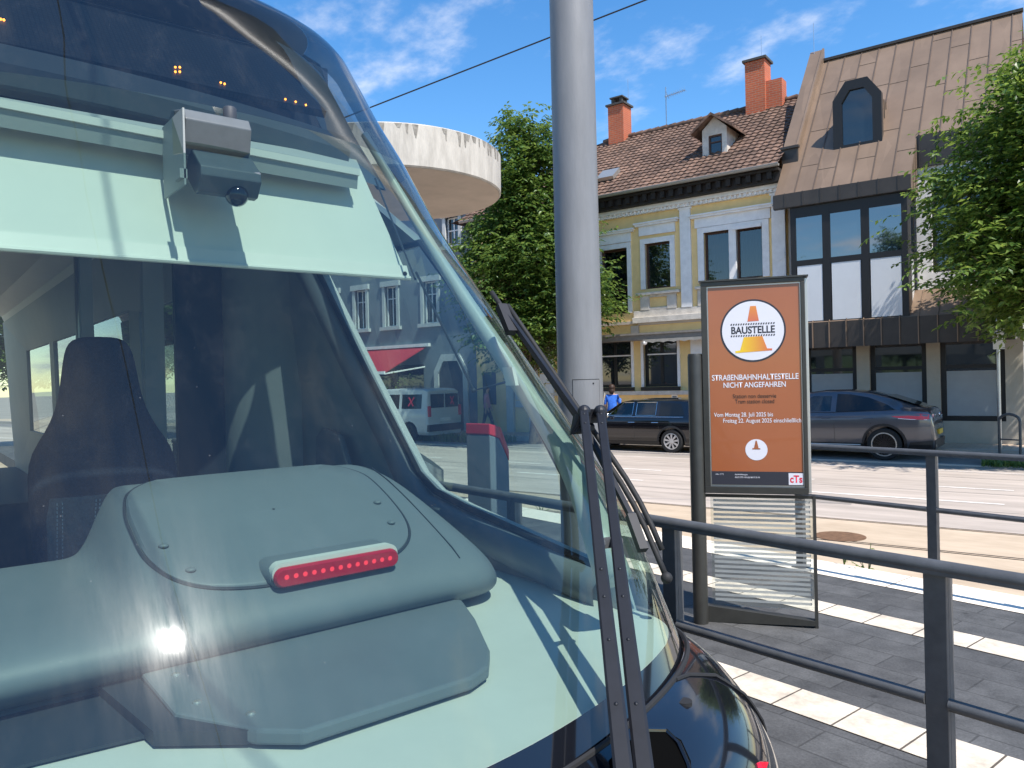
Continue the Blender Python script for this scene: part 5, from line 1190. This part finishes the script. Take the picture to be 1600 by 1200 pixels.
# windscreen pillars (pale tubes a hand's breadth behind the glass edge)
def to_px(p_):
    d = p_-Vector((0, 0, CAM_H)); w = d.dot(fw); return 800+1202*d.dot(cr)/w, 600-1202*d.dot(cu)/w
_gs = []
for i in range(0, 130):
    z_ = .93+i*.02
    for k in range(0, 81):
        p_ = nose(z_, R(5+k), -.075); _gs.append((to_px(p_), p_))
def on_glass(px, py): return min(_gs, key=lambda q: (q[0][0]-px)**2+(q[0][1]-py)**2)[1]
PC = [on_glass(*q) for q in ((600, 262), (642, 325), (695, 392), (748, 462), (800, 545), (848, 625), (888, 700), (915, 770), (938, 840), (955, 900))]
PC = [PC[0]]+[(PC[i-1]+PC[i]*2+PC[i+1])/4 for i in range(1, len(PC)-1)]+[PC[-1]]
PR = [.024, .028, .034, .040, .047, .054, .060, .066, .072, .078]
def pillar(sg):
    P = [Vector((p.x, YC+sg*(p.y-YC), p.z)) for p in PC]
    P2 = [P[0]+(P[0]-P[1])*.8]+P
    mb = MB(); mb.tube(P2, [.018]+[r*.78 for r in PR], 14); obj('windscreen_pillar', mb, pillar_m, tram, world=True, smooth='all')
pillar(1); pillar(-1)
# bumper and bonnet
LB = [(.895, -1.215, 1.262), (.886, -1.185, 1.272), (.86, -1.12, 1.283), (.79, -1.06, 1.30), (.69, -1.02, 1.325), (.55, -.99, 1.345), (.40, -.975, 1.355), (.2, -.98, 1.355), (-.12, -1.02, 1.35)]
def low(i, th, dd=.68):
    z, x, w = LB[i]; sg = 1 if th >= 0 else -1; a = abs(th); t = math.sin(a)**(2/2.6); c = max(math.cos(a), 0)**(2/2.6)
    q = Vector((x-dd*(1-c), YC+sg*w*t, z)); k = (1, .86, .6, .25, .06)[i] if i < 5 else 0
    if k:                               # the top rows run along the foot of the glass
        g = nose(.881, th); lift = (0, .022, .06, .10, .12)[i]; n_ = Vector((math.cos(th), math.sin(th), 0))
        g = g+n_*lift; q = Vector((q.x+(g.x-q.x)*k, q.y+(g.y-q.y)*k, z))
    return q
TB = [R(-90+180*i/80) for i in range(81)]
mb = MB(); mb.grid([[low(i, t) for t in TB] for i in range(len(LB))]); bump = obj('bumper', mb, black_gloss, tram, smooth='all', world=True)
bump.modifiers.new('smooth', 'SUBSURF').render_levels = 1
mb = MB(); mb.grid([[(x, YC+sg*w_, z) for z, w_ in ((.895, 1.245), (.86, 1.28), (.7, 1.325), (.4, 1.355), (-.12, 1.35))] for sg in (1,) for x in (-1.95, -3, -20)]); mb.grid([[(x, YC-w_, z) for z, w_ in ((.895, 1.245), (.86, 1.28), (.7, 1.325), (.4, 1.355), (-.12, 1.35))] for x in (-1.95, -3, -20)]); obj('skirt', mb, black_gloss, tram, world=True)
def bseam(th0, th1, i0, i1):
    pts = []
    for k in range(13):
        q = k/12; i = i0+(i1-i0)*q; a = int(min(i, len(LB)-2)); f = i-a; th = th0+(th1-th0)*q; p = low(a, th).lerp(low(a+1, th), f); n_ = Vector((.5, .5, .7)).normalized(); pts.append(p+n_*.001)
    return pts
mb = MB(); mb.tube(bseam(R(45), R(66), .4, 4.2), .006, 6); mb.tube([p+Vector((.004, .004, .004)) for p in [nose(.885, t, .008) for t in TB[20:76]]], .008, 6); obj('panel_seam', mb, rubber, bump, world=True)
_smp = []
for i in range(0, 70):
    a_ = i/10; k_ = int(a_)
    for t_ in range(0, 90):
        p_ = low(k_, R(t_)).lerp(low(k_+1, R(t_)), a_-k_); _smp.append((to_px(p_), p_))
def on_bumper(px, py): return min(_smp, key=lambda q: (q[0][0]-px)**2+(q[0][1]-py)**2)[1]
mb = MB(); cpt = on_bumper(1067, 1093); mb.lathe([(.022, -.012), (.022, .0015), (.014, .002)], (cpt.x, cpt.y, cpt.z), 'z', 20); obj('tow_eye_cover', mb, rubber, bump, world=True)
# wiper drive recess: raised block, its inner shade put into the black colour
pts = [on_bumper(*q) for q in ((975, 1165), (1005, 1138), (1040, 1143), (1062, 1160), (1078, 1190), (1082, 1225), (1060, 1260), (960, 1260), (950, 1190))]
nrm = Vector((.75, .25, .6)).normalized(); mb = MB()
mb.loft([[p_-nrm*.05 for p_ in pts], [p_+nrm*.006 for p_ in pts]]); rc_ = obj('wiper_recess_shade', mb, recess_shade_m, bump, world=True)
pts2 = [on_bumper(*q)+nrm*.008 for q in ((1000, 1142), (1036, 1147), (1056, 1163), (1071, 1192), (1074, 1225))]
mb = MB(); mb.tube(pts2, .006, 6); obj('recess_lip', mb, black_gloss, rc_, world=True)
for sg in (1, -1):
    q_ = [on_bumper(*p_) for p_ in ((1186, 1158), (1192, 1176), (1198, 1192), (1203, 1206), (1190, 1208), (1183, 1190), (1179, 1172))]
    q_ = [Vector((p_.x, YC+sg*(p_.y-YC), p_.z)) for p_ in q_]; nv = Vector((.55, sg*.8, .25)).normalized()
    mb = MB(); mb.loft([[p_-nv*.03 for p_ in q_], [p_+nv*.006 for p_ in q_]]); obj('marker_light', mb, red_lens, bump, world=True)

# cab floor, bulkhead, posts, ceiling
mb = MB(); mb.box(-20, -1.9, YC-1.18, YC+1.18, .05, .12); mb.box(-4.9, -3.3, YC-1.18, YC+1.18, .121, .45); obj('floor', mb, int_dk, tram, world=True)
mb = MB(); mb.box(-4.95, -4.9, 1.32, 1.62, .12, 3.2); mb.box(-4.95, -4.9, YC-1.15, -.1, .12, 3.2); mb.box(-4.95, -4.9, -.1, 1.32, 2.55, 3.2); mb.box(-4.95, -4.9, -.1, 1.32, .12, 1.15); bk = obj('bulkhead', mb, int_dk, tram, world=True)
mb = MB(); rows = []
for z in (.45, 3.1): rows.append([(-4.9+.30*math.sin(a), 1.98-.38*math.cos(a), z) for a in [R(-5+95*i/10) for i in range(11)]])
mb.grid(rows); obj('rounded_wall', mb, int_gr, tram, world=True, smooth='all')
mb = MB(); mb.box(-4.86, -4.80, 1.12, 1.23, .45, 3.0); obj('post', mb, int_gr, tram, world=True)
mb = MB(); mb.box(-4.86, -4.80, .80, .86, 1.1, 3.0); obj('post', mb, int_gr, tram, world=True)
mb = MB(); mb.tube([(-7.0, .45, .1), (-6.9, .5, 1.2), (-6.9, .5, 3.3)], .025, 8); mb.tube([(-8.6, 1.4, .1), (-8.6, 1.4, 3.3)], .02, 8); mb.tube([(-9.1, .35, .1), (-9.1, .35, 3.3)], .02, 8); obj('saloon_pole', mb, alu, tram, world=True)
for sg_ in (1,):
    mb = MB(); rows = []; P = [(-3.9, 1.08), (-3.62, 1.10), (-3.45, .95), (-3.45, .6), (-4.1, .6), (-4.1, 1.0)]
    mb.prism([(-4.35, .9), (-4.3, 1.45), (-4.2, 1.5), (-4.0, 1.47), (-3.75, 1.1), (-3.72, .9)], lambda u, v, t_: (u, t_, v), 1.93, 1.965); obj('wall_cover', mb, dash_gr, tram, world=True, bevel=.01)

# dashboard: shelf, hump, cover, brake light
mb = MB(); edge = [nose(.93, t, -.02) for t in TH]; back = [Vector((-3.2, max(min(p_.y, 1.96), -.36), .96)) for p_ in edge]
mb.grid([[Vector((p_.x, p_.y, .915)) for p_ in edge], [Vector((p_.x*.6+b_.x*.4, p_.y*.6+b_.y*.4, .925)) for p_, b_ in zip(edge, back)], [Vector((b_.x, b_.y, .95)) for b_ in back]]); obj('dash_shelf', mb, dash_lt, tram, world=True, smooth='all')
def sst(a, b, x): t_ = min(max((x-a)/(b-a), 0), 1); return t_*t_*(3-2*t_)
PROF = [(-2.42, .925), (-2.32, .945), (-2.245, .99), (-2.235, 1.04), (-2.275, 1.085), (-2.34, 1.112), (-2.5, 1.14), (-2.66, 1.155), (-2.82, 1.17), (-2.95, 1.18), (-3.05, 1.175), (-3.12, 1.14), (-3.15, 1.05), (-3.15, .93)]
def pod(k, y):
    x, z = PROF[k]; h = sst(.46, .60, y)*(1-sst(1.48, 1.80, y)*.5)
    g = [0, 0, 0, .0, .01, .03, .085, .15, .205, .235, .235, .2, .1, 0][k]*h
    e = math.sqrt(max(0, 1-max(0, (y-1.64)/.175)**2)) if y > 1.64 else 1
    z2 = .93+(z+g-.93)*(.0+e); x2 = -2.72+(x+2.72)*(.35+.65*e)
    return Vector((x2, y, z2))
ys = [-.38+.05*i for i in range(18)]+[.50, .517]+[.5325+.0125*i for i in range(5)]+[.60+.05*i for i in range(21)]+[1.64, 1.68, 1.72, 1.75, 1.78, 1.80, 1.81, 1.8149]
mb = MB(); mb.grid([[pod(k, y) for k in range(len(PROF))] for y in ys]); pd = obj('dashboard', mb, dash_gr, tram, world=True, smooth='all'); sbd = pd.modifiers.new('smooth', 'SUBSURF'); sbd.levels = 1; sbd.render_levels = 2
def pod_top(x, y):
    ks = range(4, 12); xs_ = [pod(k, y).x for k in ks]; zs_ = [pod(k, y).z for k in ks]
    return float(ip(-x, [-v for v in xs_], zs_))
def cover_pt(a, r_):                    # rounded outline of the lid in plan
    n_ = 3.3; ca, sa = math.cos(a), math.sin(a); u = abs(ca)**(2/n_)*(1 if ca >= 0 else -1); v = abs(sa)**(2/n_)*(1 if sa >= 0 else -1)
    yy = 1.03+.455*v*r_; xx = -2.66+.33*u*r_
    return xx, yy
rows = []
for r_, dz_ in ((1.0, -.012), (1.0, .006), (.985, .010), (.8, .010), (.6, .010), (.4, .010), (.2, .010), (.01, .010)):
    rows.append([Vector((x_, y_, pod_top(x_, y_)+dz_)) for x_, y_ in [cover_pt(2*math.pi*k/96, r_) for k in range(96)]])
mb = MB(); mb.grid(rows, True); cov = obj('dash_cover', mb, dash_gr, tram, world=True, smooth=True)
mb = MB(); loop = [cover_pt(2*math.pi*k/96, 1.012) for k in range(97)]; mb.tube([(x_, y_, pod_top(x_, y_)+.001) for x_, y_ in loop], .005, 6); obj('cover_gap', mb, int_dk, cov, world=True)
mb = MB()
for x_, y_ in ((-2.55, .635), (-2.43, .68), (-2.62, 1.42), (-2.50, 1.41)):
    mb.dome((x_, y_, pod_top(x_, y_)+.012), .016, 8, (1, 1, .5)); 
obj('screw', mb, dash_gr, cov, world=True, smooth='all')
L0, L1 = Vector((-2.315, .885, 1.155)), Vector((-2.315, 1.315, 1.165))
mb = MB(); rows = []
def stad(c, ry, rz_, x, n_=28):
    return [(x, c.y+(.185 if math.cos(2*math.pi*k/n_) >= 0 else -.185)+ry*math.cos(2*math.pi*k/n_), c.z+rz_*math.sin(2*math.pi*k/n_)+.02*0) for k in range(n_)]
lc = (L0+L1)/2
mb.loft([stad(lc, .045, .045, -2.42), stad(lc, .04, .04, -2.33), stad(lc, .036, .036, -2.315)]); bl = obj('brake_light', mb, dash_gr, tram, world=True, smooth=True)
mb = MB(); mb.loft([stad(lc+Vector((0, 0, .012)), .034, .034, -2.335), stad(lc+Vector((0, 0, .012)), .034, .034, -2.300)]); obj('bezel', mb, white_pl, bl, world=True, smooth=True)
mb = MB(); mb.loft([stad(lc, .032, .032, -2.299), stad(lc, .031, .031, -2.290), stad(lc, .026, .025, -2.283)]); obj('lens', mb, red_lens, bl, world=True, smooth=True)
mb = MB()
for i in range(13): mb.dome((-2.284, lc.y-.18+i*.03, lc.z+.002), .008, 8, (.5, 1, 1))
obj('diode', mb, red_led, bl, world=True)
mb = MB(); mb.tube([Vector((x_, 1.575, pod_top(x_, 1.575)+.0005)) for x_ in [-2.30-.05*i for i in range(14)]], .0025, 6); obj('dash_seam', mb, int_dk, pd, world=True)
# lower lid on the shelf
LP = [(-2.28, .50), (-2.33, 1.48), (-2.25, 1.545), (-2.05, 1.46), (-1.80, 1.33), (-1.70, 1.25), (-1.665, 1.17), (-1.665, .70), (-1.74, .62), (-1.95, .50)]
mb = MB(); zt = lambda x_, y_: .968+.010*(-1.66-x_)/.6
mb.add([(x_, y_, .932) for x_, y_ in LP]+[(x_, y_, zt(x_, y_)) for x_, y_ in LP], [tuple(range(10))[::-1], tuple(range(10, 20))]+[(i, (i+1) % 10, 10+(i+1) % 10, 10+i) for i in range(10)]); lid = obj('shelf_lid', mb, dash_gr, tram, world=True, bevel=.008)
mb = MB(); mb.prism([(-2.30, .40), (-2.30, .497), (-1.96, .497), (-1.76, .61), (-1.9, .44)], lambda u, v, t_: (u, v, t_), .931, .965); obj('lid_shade_slab', mb, int_dk, tram, world=True)  # dark slab: shade on the lid's left part put in as colour
mb = MB()
for x_, y_ in ((-1.83, .60), (-1.98, .52), (-2.2, .53)): mb.dome((x_, y_+.04, zt(x_, y_)), .012, 8, (1, 1, .5))
obj('screw', mb, alu, lid, world=True)

mb = MB(); mb.prism([(-2.32, -.36), (-2.32, .42), (-1.955, .478), (-1.985, .22), (-2.0, -.36)], lambda u, v, t_: (u, v, t_), .93, .9375); obj('shelf_tray', mb, int_dk, tram, world=True)
# driver seat
def ring(z, w, d, x, n_=28, p_=3.): return [(x+d*(abs(math.cos(a))**(2/p_))*(1 if math.cos(a) >= 0 else -1), .735+w*(abs(math.sin(a))**(2/p_))*(1 if math.sin(a) >= 0 else -1), z) for a in [2*math.pi*k/n_ for k in range(n_)]]
st_ = [(.75, .30, .10, -3.82), (1.0, .30, .11, -3.86), (1.2, .305, .11, -3.89), (1.38, .31, .105, -3.92), (1.48, .29, .10, -3.94), (1.56, .235, .09, -3.95), (1.66, .185, .08, -3.97), (1.78, .162, .08, -3.98), (1.88, .15, .08, -3.99), (1.95, .135, .075, -4.0), (1.985, .11, .06, -4.0), (2.0, .06, .03, -4.0)]
mb = MB(); mb.loft([ring(*s_) for s_ in st_]); seat = obj('driver_seat', mb, fabric, tram, world=True, smooth=True); seat.modifiers.new('s', 'SUBSURF').render_levels = 1
mb = MB(); mb.loft([ring(z_, w_, d_+.012, x_) for z_, w_, d_, x_ in ((.78, .285, .10, -3.82), (1.0, .285, .11, -3.86), (1.2, .285, .11, -3.89), (1.29, .28, .105, -3.905))]); obj('seat_panel', mb, fabric2, seat, world=True, smooth=True)
mb = MB()
for y_, dy_ in ((.50, .02), (.52, .02), (.62, .05), (.635, .05), (.74, -.03), (.80, .03), (.86, .0), (.95, -.02), (.965, -.02)):
    for k in range(26): z_ = .85+k*.0165; q = k/26; xx = float(ip(z_, [.78, 1.0, 1.2, 1.29], [-3.82+.112, -3.86+.122, -3.89+.122, -3.905+.117]))+.003; mb.bar((xx, y_+dy_*q, z_), (xx, y_+dy_*(q+.02), z_+.010), .004)
obj('stitching', mb, thread, seat, world=True)
mb = MB(); mb.box(-3.95, -3.4, .48, 1.0, .72, .86); mb.box(-3.8, -3.55, .62, .86, .45, .7195); obj('seat_base', mb, fabric, seat, world=True, bevel=.03)

# sun blind with bottom bar, roller rod
b0, b1 = Vector((-2.72, 0, 2.172)), Vector((-2.95, 0, 2.70)); Y0, Y1 = -.30, 1.645
d_ = (b1-b0).normalized(); n_ = Vector((d_.z, 0, -d_.x))
mb = MB(); mb.hexa([b0+n_*.001+Vector((0, Y0, 0)), b0+n_*.001+Vector((0, Y1, 0)), b0-n_*.002+Vector((0, Y1, 0)), b0-n_*.002+Vector((0, Y0, 0)), b1+n_*.001+Vector((0, Y0, 0)), b1+n_*.001+Vector((0, Y1-.105, 0)), b1-n_*.002+Vector((0, Y1-.105, 0)), b1-n_*.002+Vector((0, Y0, 0))]); bld = obj('sun_blind', mb, blind_m, tram, world=True)
mb = MB(); mb.bar(b0+d_*.03+n_*.004+Vector((0, Y0, 0)), b0+d_*.03+n_*.004+Vector((0, Y1, 0)), .012, .06, d_); mb.tube([b0+n_*.010+Vector((0, Y0, 0)), b0+n_*.010+Vector((0, Y1, 0))], .009, 8); bb = obj('bottom_bar', mb, white_pl, bld, world=True)
mb = MB(); mb.dome(b0+d_*.02+n_*.012+Vector((0, Y1-.02, 0)), .009, 8); obj('bar_screw', mb, black_mat, bb, world=True)
mb = MB(); mb.bar((-2.80, Y0, 2.645), (-2.80, 1.470, 2.600), .027, .026); rod_ = obj('blind_roller', mb, white_pl, tram, world=True)
mb = MB(); mb.hexa([(-2.805, Y0, 2.575), (-2.805, 1.465, 2.535), (-2.96, 1.48, 2.66), (-2.96, Y0, 2.70), (-2.795, Y0, 2.631), (-2.795, 1.465, 2.587), (-2.96, 1.48, 2.675), (-2.96, Y0, 2.715)]); obj('roller_housing', mb, int_gr, tram, world=True)
mb = MB(); mb.tube([(-2.90, 1.60, 2.62), (-2.63, 1.62, 2.16)], .004, 6); mb.tube([at(650, 425, 3.05), at(740, 610, 3.05), at(790, 597, 2.95)], .005, 6); mb.dome(at(740, 610, 3.05), .010, 8); obj('sensor_rod', mb, int_dk, tram, world=True)
mb = MB(); c_ = at(800, 588, 2.93); mb.hexa([c_+Vector(v) for v in ((-.03, -.008, -.035), (.03, -.008, -.035), (.03, .008, -.035), (-.03, .008, -.035), (-.05, -.008, .035), (.01, -.008, .035), (.01, .008, .035), (-.05, .008, .035))]); obj('sensor_plate', mb, white_pl, tram, world=True)
# header beam, arched
mb = MB(); rows = []
for i in range(25):
    y_ = -.30+i*(1.50+.30)/24; z_ = 2.865-.115*max(0, (y_-.25)/1.45)**2
    rows.append([(-2.975, y_, z_-.125), (-2.955, y_, z_-.12), (-2.925, y_, z_-.06), (-2.925, y_, z_), (-3.1, y_, z_+.02), (-3.1, y_, z_-.11)])
mb.loft(rows); obj('header_beam', mb, dash_gr, tram, world=True)
# destination display behind the top of the glass
e0, e1 = Vector((-2.93, 0, 2.872)), Vector((-3.32, 0, 3.24)); dd_ = (e1-e0).normalized(); nd = Vector((dd_.z, 0, -dd_.x))
mb = MB(); mb.hexa([e0+Vector((0, -.3, 0)), e0+Vector((0, 1.40, 0)), e0-nd*.03+Vector((0, 1.40, 0)), e0-nd*.03+Vector((0, -.3, 0)), e1+Vector((0, -.2, 0)), e1+Vector((0, 1.30, 0)), e1-nd*.03+Vector((0, 1.30, 0)), e1-nd*.03+Vector((0, -.2, 0))])
ledp = brickmat('ledp', (.022, .026, .034), (.03, .034, .042), (.010, .012, .016), .016, .016, .002, rough=.6, offset=0, grain=.2, bump=.2)
disp = obj('destination_display', mb, ledp, tram, world=True)
def on_plane(px, py, P0, nn):
    d = fw+(px-800)/1202*cr-(py-600)/1202*cu; o_ = Vector((0, 0, CAM_H)); return o_+d*((P0-o_).dot(nn)/d.dot(nn))
mb = MB()
for px, py in ((1, 30), (6, 31), (274, 105), (281, 105), (274, 112), (281, 112), (345, 129), (351, 131), (446, 155), (462, 159), (478, 164)):
    mb.dome(on_plane(px, py, e0+nd*.004, nd), .0042, 8)
obj('lit_diodes', mb, led_m, disp, world=True)
mb = MB(); mb.hexa([(-3.30, -.3, 3.235), (-3.30, 1.31, 3.235), (-3.34, 1.31, 3.20), (-3.34, -.3, 3.20), (-4.0, -.2, 3.56), (-4.0, 1.45, 3.56), (-4.0, 1.45, 3.50), (-4.0, -.2, 3.50)]); mb.box(-4.0, -3.95, -.3, 1.9, 2.9, 3.5); obj('ceiling_panel', mb, int_dk, tram, world=True)
# camera box on a bracket behind the glass
NG = .94
def near(c): return Vector((c[0]*NG, c[1]*NG, CAM_H+(c[2]-CAM_H)*NG))
def obox(c_, ax_u, ax_v, ax_w, hu, hv, hw_, ch=.0):
    mb_ = MB(); v_ = []; c_ = near(c_); hu, hv, hw_ = hu*NG, hv*NG, hw_*NG
    for w_ in (-hw_, hw_):
        for u_, q_ in ((-hu+ch, -hv), (hu-ch, -hv), (hu, -hv+ch), (hu, hv-ch), (hu-ch, hv), (-hu+ch, hv), (-hu, hv-ch), (-hu, -hv+ch)):
            v_.append(c_+ax_u*u_+ax_v*q_+ax_w*w_)
    mb_.add(v_, [tuple(range(8))[::-1], tuple(range(8, 16))]+[(i, (i+1) % 8, 8+(i+1) % 8, 8+i) for i in range(8)]); return mb_
uY = Vector((0, 1, 0)); t1 = R(14); sl = Vector((math.cos(t1), 0, -math.sin(t1))); slv = Vector((math.sin(t1), 0, math.cos(t1)))
cb = obox(Vector((-2.86, .905, 2.66)), sl, slv, uY, .105, .075, .115, .03); cbo = obj('camera_box', cb, cam_gr, tram, world=True, bevel=.004)
t2 = R(40); sl2 = Vector((math.cos(t2), 0, -math.sin(t2))); sv2 = Vector((math.sin(t2), 0, math.cos(t2)))
mb = obox(Vector((-2.775, .925, 2.505)), sl2, sv2, uY, .085, .055, .105, .022); obj('lower_housing', mb, cam_gr, cbo, world=True, bevel=.004)
mb = MB(); mb.dome(near((-2.735, .955, 2.43)), .038, 12); obj('lens_dome', mb, black_gloss, cbo, world=True, smooth='all')
mb = MB(); c_ = near((-2.80, .96, 2.735)); mb.lathe([(.022, -.02), (.022, .02), (.018, .025)], c_, 'z', 16); obj('knob', mb, int_dk, cbo, world=True, smooth=True)
mb = MB(); mb.box(-2.80, -2.56, .728, .734, 2.40, 2.645); mb.box(-2.62, -2.56, .715, .738, 2.42, 2.45); obj('bracket', mb, int_gr, cbo, world=True)

# wipers: twin arm, link, carrier and blade on the far side of the windscreen
wp = MB()
A0, A1 = at(912, 640, 2.74), at(978, 1240, 1.60); B0_, B1_ = at(938, 640, 2.78), at(1011, 1240, 1.62)
def arm(p_, q_, w0, w1):
    m_ = MB(); d = (q_-p_).normalized(); vdir = (p_-Vector((0, 0, CAM_H))).normalized(); a_ = d.cross(vdir).normalized(); b_ = a_.cross(d)
    rows = []
    for q, w in ((0, w0), (.45, w0*1.05), (.6, w1*.85), (1, w1)):
        c_ = p_.lerp(q_, q); rows.append([c_+a_*x*w+b_*y*w*.7 for x, y in ((-.5, -.35), (-.35, -.5), (.35, -.5), (.5, -.35), (.5, .5), (-.5, .5))])
    m_.loft(rows); return m_
wr_ = obj('wiper_arm', arm(A0, A1, .031, .043), wiper_m, tram, world=True); obj('wiper_arm', arm(B0_, B1_, .031, .044), wiper_m, tram, world=True)
for q in (.02, .06, .55, .62, .72, .85):
    for P_, Q_ in ((A0, A1), (B0_, B1_)):
        c_ = P_.lerp(Q_, q); vdir = (Vector((0, 0, CAM_H))-c_).normalized(); mb = MB(); mb.dome(c_+vdir*.014, .006, 8); obj('bolt', mb, wiper_m, wr_, world=True)
mb = MB(); l0, l1 = at(936, 850, 2.22), at(963, 846, 2.25); mb.bar(l0, l1, .012, .03); 
for l in (l0, l1): mb.dome(l, .020, 8)
obj('arm_link', mb, steel_dk, tram, world=True)
mb = MB(); k0, k1 = at(905, 650, 2.78), at(945, 650, 2.82); mb.bar(k0, k1, .035, .05)
mb.tube([k0, at(897, 672, 2.77), at(925, 668, 2.80)], .022, 8); mb.dome(at(913, 643, 2.74), .024, 10); mb.dome(at(938, 643, 2.77), .024, 10); obj('wiper_knuckle', mb, wiper_m, tram, world=True)
mb = MB(); mb.bar(at(783, 478, 3.04), at(905, 650, 2.78), .020, .018); mb.bar(at(783, 478, 3.04), at(800, 520, 2.97), .04, .03); mb.bar(at(905, 650, 2.78), at(985, 805, 2.50), .018, .016); mb.bar(at(985, 805, 2.50), at(1005, 860, 2.42), .03, .025); car_ = obj('wiper_carrier', mb, wiper_m, tram, world=True)
bpts = []
for i in range(15):
    z = 2.10-(2.10-1.06)*i/14; bpts.append(nose(z, R(66-3*math.sin(math.pi*i/14)), .035))
mb = MB(); mb.tube(bpts, .010, 8); mb.tube([p_+Vector((.014, .014, .012)) for p_ in bpts[1:-1]], .010, 8); mb.dome(bpts[-1], .020, 8); obj('wiper_blade', mb, rubber, tram, world=True, smooth='all')
